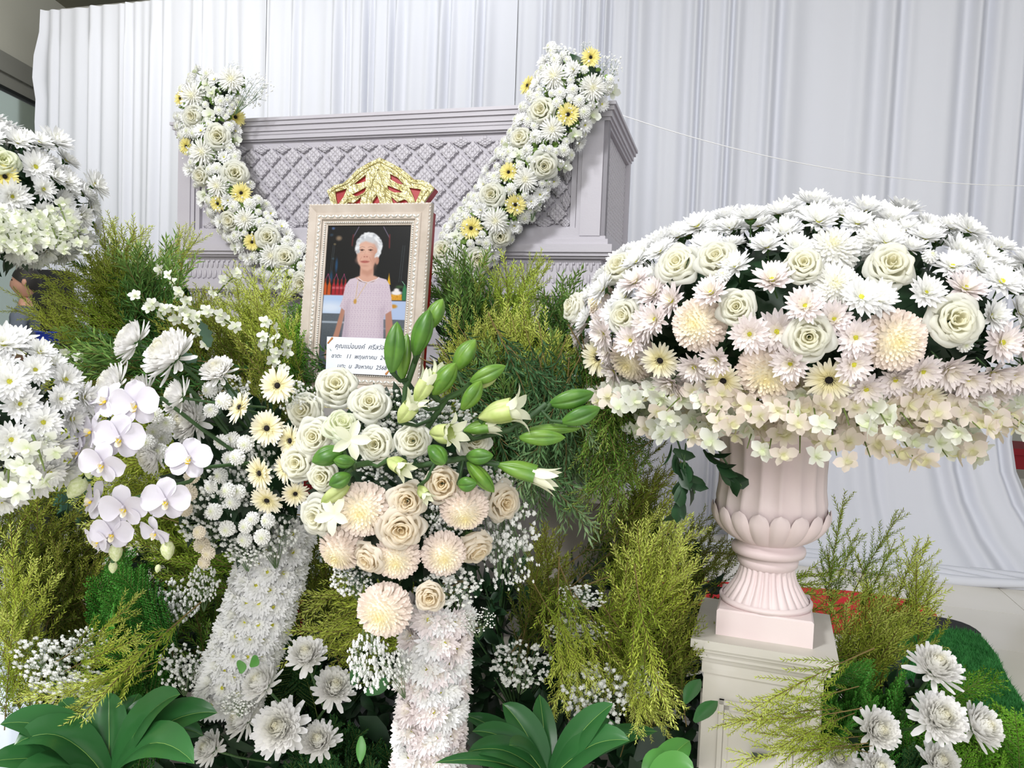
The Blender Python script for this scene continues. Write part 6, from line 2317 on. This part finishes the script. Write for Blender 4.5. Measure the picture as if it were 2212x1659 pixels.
def slab_obj(name, pts, h, mat, z0=.0):
    n = len(pts)
    v = [(p.x, p.y, z0) for p in pts] + [(p.x, p.y, z0 + h) for p in pts]
    f = [tuple(range(n, 2 * n))] + [(i, (i + 1) % n, n + (i + 1) % n, n + i) for i in range(n)]
    m = MB()
    m.add(v, f)
    return m.obj(name, mat, None, False)


def ccw(pts):
    a = sum(p.x * q.y - q.x * p.y for p, q in zip(pts, pts[1:] + pts[:1]))
    return pts if a > 0 else pts[::-1]


cp = ccw(smooth([floor_pt(x, y) for x, y in ((1250, 1260), (1500, 1255), (1750, 1272), (1900, 1285), (2010, 1312), (2032, 1345), (1990, 1375), (1800, 1370), (1400, 1350))], 2))
tag(slab_obj('red_carpet', cp, .008, M['carpet'], .0005), 'red carpet runner with rounded end on the cream tiles behind the urn', 'carpet')
bk = ccw(smooth([floor_pt(x, y) for x, y in ((1900, 1350), (2000, 1352), (2090, 1370), (2135, 1410), (2000, 1480), (1850, 1420))], 2))
tag(slab_obj('black_edging', bk, .05, M['black_cloth'], .009), 'black cloth edging between the red carpet and the artificial turf', 'cloth')
tp_px = ((1950, 1400), (2040, 1385), (2110, 1392), (2150, 1440), (2175, 1500), (2215, 1560), (2260, 1660), (2200, 1900), (1900, 1900), (1850, 1500))
tp = ccw(smooth([floor_pt(x, y) for x, y in tp_px], 2))
turf = thing('turf_mat', 'green artificial turf mat on the floor at the right', 'turf')
o = slab_obj('mat', tp, .06, M['turf'], .002)
o.parent = turf
m = MB()
xs_, ys_ = [p.x for p in tp], [p.y for p in tp]


def inside(x, y):
    c = False
    for p, q in zip(tp, tp[1:] + tp[:1]):
        if (p.y > y) != (q.y > y) and x < (q.x - p.x) * (y - p.y) / (q.y - p.y) + p.x:
            c = not c
    return c


vv, ff = [], []
while len(ff) < 16000:
    x, y = R.uniform(min(xs_), max(xs_)), R.uniform(max(2.4, min(ys_)), max(ys_))
    if inside(x, y):
        a, l = R.uniform(0, 6.28), R.uniform(.012, .024)
        c, s = math.cos(a), math.sin(a)
        n = len(vv)
        vv += [(x - .002 * s, y + .002 * c, .06), (x + .002 * s, y - .002 * c, .06), (x + c * l * .7, y + s * l * .7, .06 + l)]
        ff.append((n, n + 1, n + 2))
m.add(vv, ff)
g = m.obj('turf_blades', M['turf'], turf, False)
g['kind'] = 'stuff'

# dark red covered altar table glimpsed past the curtain at the right edge
q = floor_pt(2230, 1180)
at_ = thing('altar_table', 'dark red cloth covered table with carved dark legs beyond the curtain', 'table', frame_m(Vector((q.x + .5, q.y + .5, 0)), U, V, Z))
m = MB()
m.box((-.6, -.3, .52), (.6, .3, .66))
m.box((-.62, -.32, .63), (.62, .32, .68))
m.obj('red_cover', plain('red_cloth', '8e1420', .8), at_, False)
for x in (-.52, .52):
    for y in (-.24, .24):
        m = MB()
        m.lathe([(.05, 0), (.06, .04), (.035, .1), (.05, .2), (.04, .35), (.055, .45), (.05, .52)], 10)
        m.obj('leg', plain('carved_wood', '3a2418', .5), at_, True, T(x, y, 0))

# the man far behind at the left
M['skin'] = plain('skin', 'b98a74', .55)
M['hair'] = plain('hair', '17130f', .6)
M['shirt'] = plain('shirt', '5f6672', .8)
M['trousers'] = plain('trousers', '252c4e', .8)
mp = P(56, 600, 6.2)
man = thing('person', 'man with short dark hair in a grey shirt and navy trousers, standing in profile', 'person', frame_m(Vector((mp.x, mp.y, 0)), Vector((0, -1, 0)), Vector((1, 0, 0)), Z) @ RZ(math.radians(200)))
bm_v = [((0, 0, .96), .145), ((0, 0, 1.12), .135), ((0, .01, 1.3), .16), ((0, .01, 1.43), .13), ((0, .0, 1.5), .062), ((0, .01, 1.58), .06),
        ((.2, .0, 1.41), .062), ((.25, .02, 1.14), .05), ((.22, .14, .92), .04), ((.2, .2, .86), .035),
        ((-.2, .0, 1.41), .062), ((-.25, .02, 1.14), .05), ((-.22, .14, .92), .04), ((-.2, .2, .86), .035),
        ((.1, 0, .88), .1), ((.11, .01, .5), .07), ((.11, -.02, .09), .05), ((.11, .12, .04), .04),
        ((-.1, 0, .88), .1), ((-.11, .01, .5), .07), ((-.11, -.02, .09), .05), ((-.11, .12, .04), .04)]
be = [(0, 1), (1, 2), (2, 3), (3, 4), (4, 5), (3, 6), (6, 7), (7, 8), (8, 9), (3, 10), (10, 11), (11, 12), (12, 13), (0, 14), (14, 15), (15, 16), (16, 17), (0, 18), (18, 19), (19, 20), (20, 21)]
me = bpy.data.meshes.new('body')
me.from_pydata([v for v, _ in bm_v], be, [])
body = mkobj('body', me, man)
md = body.modifiers.new('skin', 'SKIN')
for k, (v, r) in enumerate(bm_v):
    me.skin_vertices[0].data[k].radius = (r, r * .8)
me.skin_vertices[0].data[0].use_root = True
body.modifiers.new('sub', 'SUBSURF').levels = 2
bpy.context.view_layer.update()
me2 = bpy.data.meshes.new_from_object(body.evaluated_get(bpy.context.evaluated_depsgraph_get()))
body.modifiers.clear()
body.data = me2
me2.materials.clear()
for k in ('shirt', 'trousers', 'skin'):
    me2.materials.append(M[k])
for p in me2.polygons:
    z, x = p.center.z, abs(p.center.x)
    p.material_index = 2 if (z > 1.5 or (z < .93 and x > .165 and p.center.y > .06)) else (1 if z < .97 and x < .2 else 0)
    p.use_smooth = True
m = MB()
v = []
for i in range(13):
    a = PI * i / 12
    for j in range(18):
        b_ = 2 * PI * j / 18
        x, y, z = .075 * math.sin(a) * math.cos(b_), .098 * math.sin(a) * math.sin(b_), .122 * math.cos(a)
        if z < -.03:
            x *= 1 - .25 * (-z - .03) / .09
            y = y * (1 - .15 * (-z - .03) / .09) + .01
        if y > .07:
            y += .022 * math.exp(-((z + .01) / .03) ** 2 - (x / .018) ** 2) + .006 * math.exp(-((z + .055) / .012) ** 2 - (x / .03) ** 2)
        v.append((x, y, z + 1.69))
m.grid(v, 13, 18, 0, None, True)
for s in (-1, 1):
    m.ball((s * .076, -.005, 1.69), .026, 4, 8, sq=(.4, .8, 1.2))
m.obj('head', M['skin'], man)
m = MB()
v = []
for i in range(9):
    a = PI * .58 * i / 8
    for j in range(20):
        b_ = 2 * PI * j / 20
        fr_ = max(0, math.sin(b_))
        aa = a * (1 - .32 * fr_ + .34 * max(0, -math.sin(b_)))
        v.append((.083 * math.sin(aa) * math.cos(b_), .107 * math.sin(aa) * math.sin(b_) - .004, 1.7 + .128 * math.cos(aa)))
m.grid(v, 9, 20, 0, None, True)
m.obj('hair', M['hair'], man)
for s in (-1, 1):
    m = MB()
    m.ball((s * .03, .09, 1.705), .012, 4, 6, sq=(1, .5, .6))
    m.obj('eye', M['hair'], man)

q = P(112, 640, 7.0)
m = MB()
zt_ = P(112, 585, 7.0).z
m.box((-.13, -.12, zt_ - .75), (.13, .12, zt_))
sp_ = thing('loudspeaker', 'black loudspeaker cabinet on a stand behind the man', 'speaker', T(q.x, q.y, 0))
m.obj('cabinet', M['black_cloth'], sp_, False)
m = MB()
m.lathe([(.2, 0), (.2, .02), (.02, .04), (.02, zt_ - .75)], 12)
m.obj('stand', M['black_cloth'], sp_)
m = MB()
m.lathe([(.1, 0), (.09, .012), (.03, -.01), (0, .0)], 20)
m.obj('cone', M['eye_black'], sp_, True, T(0, -.125, zt_ - .4) @ RX(PI / 2))
q = P(55, 775, 5.2)
tb = thing('side_table', 'table with a green cloth beside the standing man', 'table', T(q.x, q.y, 0))
m = MB()
m.box((-.4, -.25, 0), (.4, .25, q.z))
m.obj('green_cloth', plain('green_cloth', '2f5a48', .85), tb, False)
m = MB()
m.box((-.42, -.27, q.z), (.42, .27, q.z + .025))
m.obj('top', plain('table_top', '5a4030', .5), tb, False)
m = MB()
m.lathe([(.05, 0), (.06, .01), (.03, .03), (.09, .09), (.13, .13), (.125, .13), (.085, .095), (0, .06)], 24)
tag(m.obj('gold_bowl', M['gilt'], None, True, T(q.x - .05, q.y, q.z + .025)), 'shiny gold offering bowl on the green cloth table', 'bowl')
q2 = P(103, 740, 5.2)
m = MB()
m.lathe([(.06, 0), (.075, .16), (.08, .16), (.078, .165), (.07, .165), (.06, .02), (0, .02)], 20)
tag(m.obj('blue_bucket', plain('blue_plastic', '2f49b8', .4), None, True, T(q2.x, q2.y, q.z + .025)), 'small blue plastic bucket on the green cloth table', 'bucket')

# white cloth showing at the left edge under the baby's breath
q = P(-20, 1500, 2.0)
v = []
for i in range(24):
    for j in range(10):
        t = j / 9
        x = -.16 + .26 * i / 23
        fold = .014 * math.sin(i * 1.1) * t + .02 * math.sin(i * .45 + 1) * t
        v.append((q.x + x + .05 * t * (i / 23), q.y + .14 * (1 - min(1, t * 2.2)) - fold - .05 * t, q.z + .1 - .5 * max(0, t - .18)))
m = MB()
m.grid(v, 24, 10)
tag(m.obj('white_cloth', plain('cloth_bluish', 'd5deec', .85), None), 'bluish white cloth falling in folds at the left edge under the yellow shrub', 'cloth')
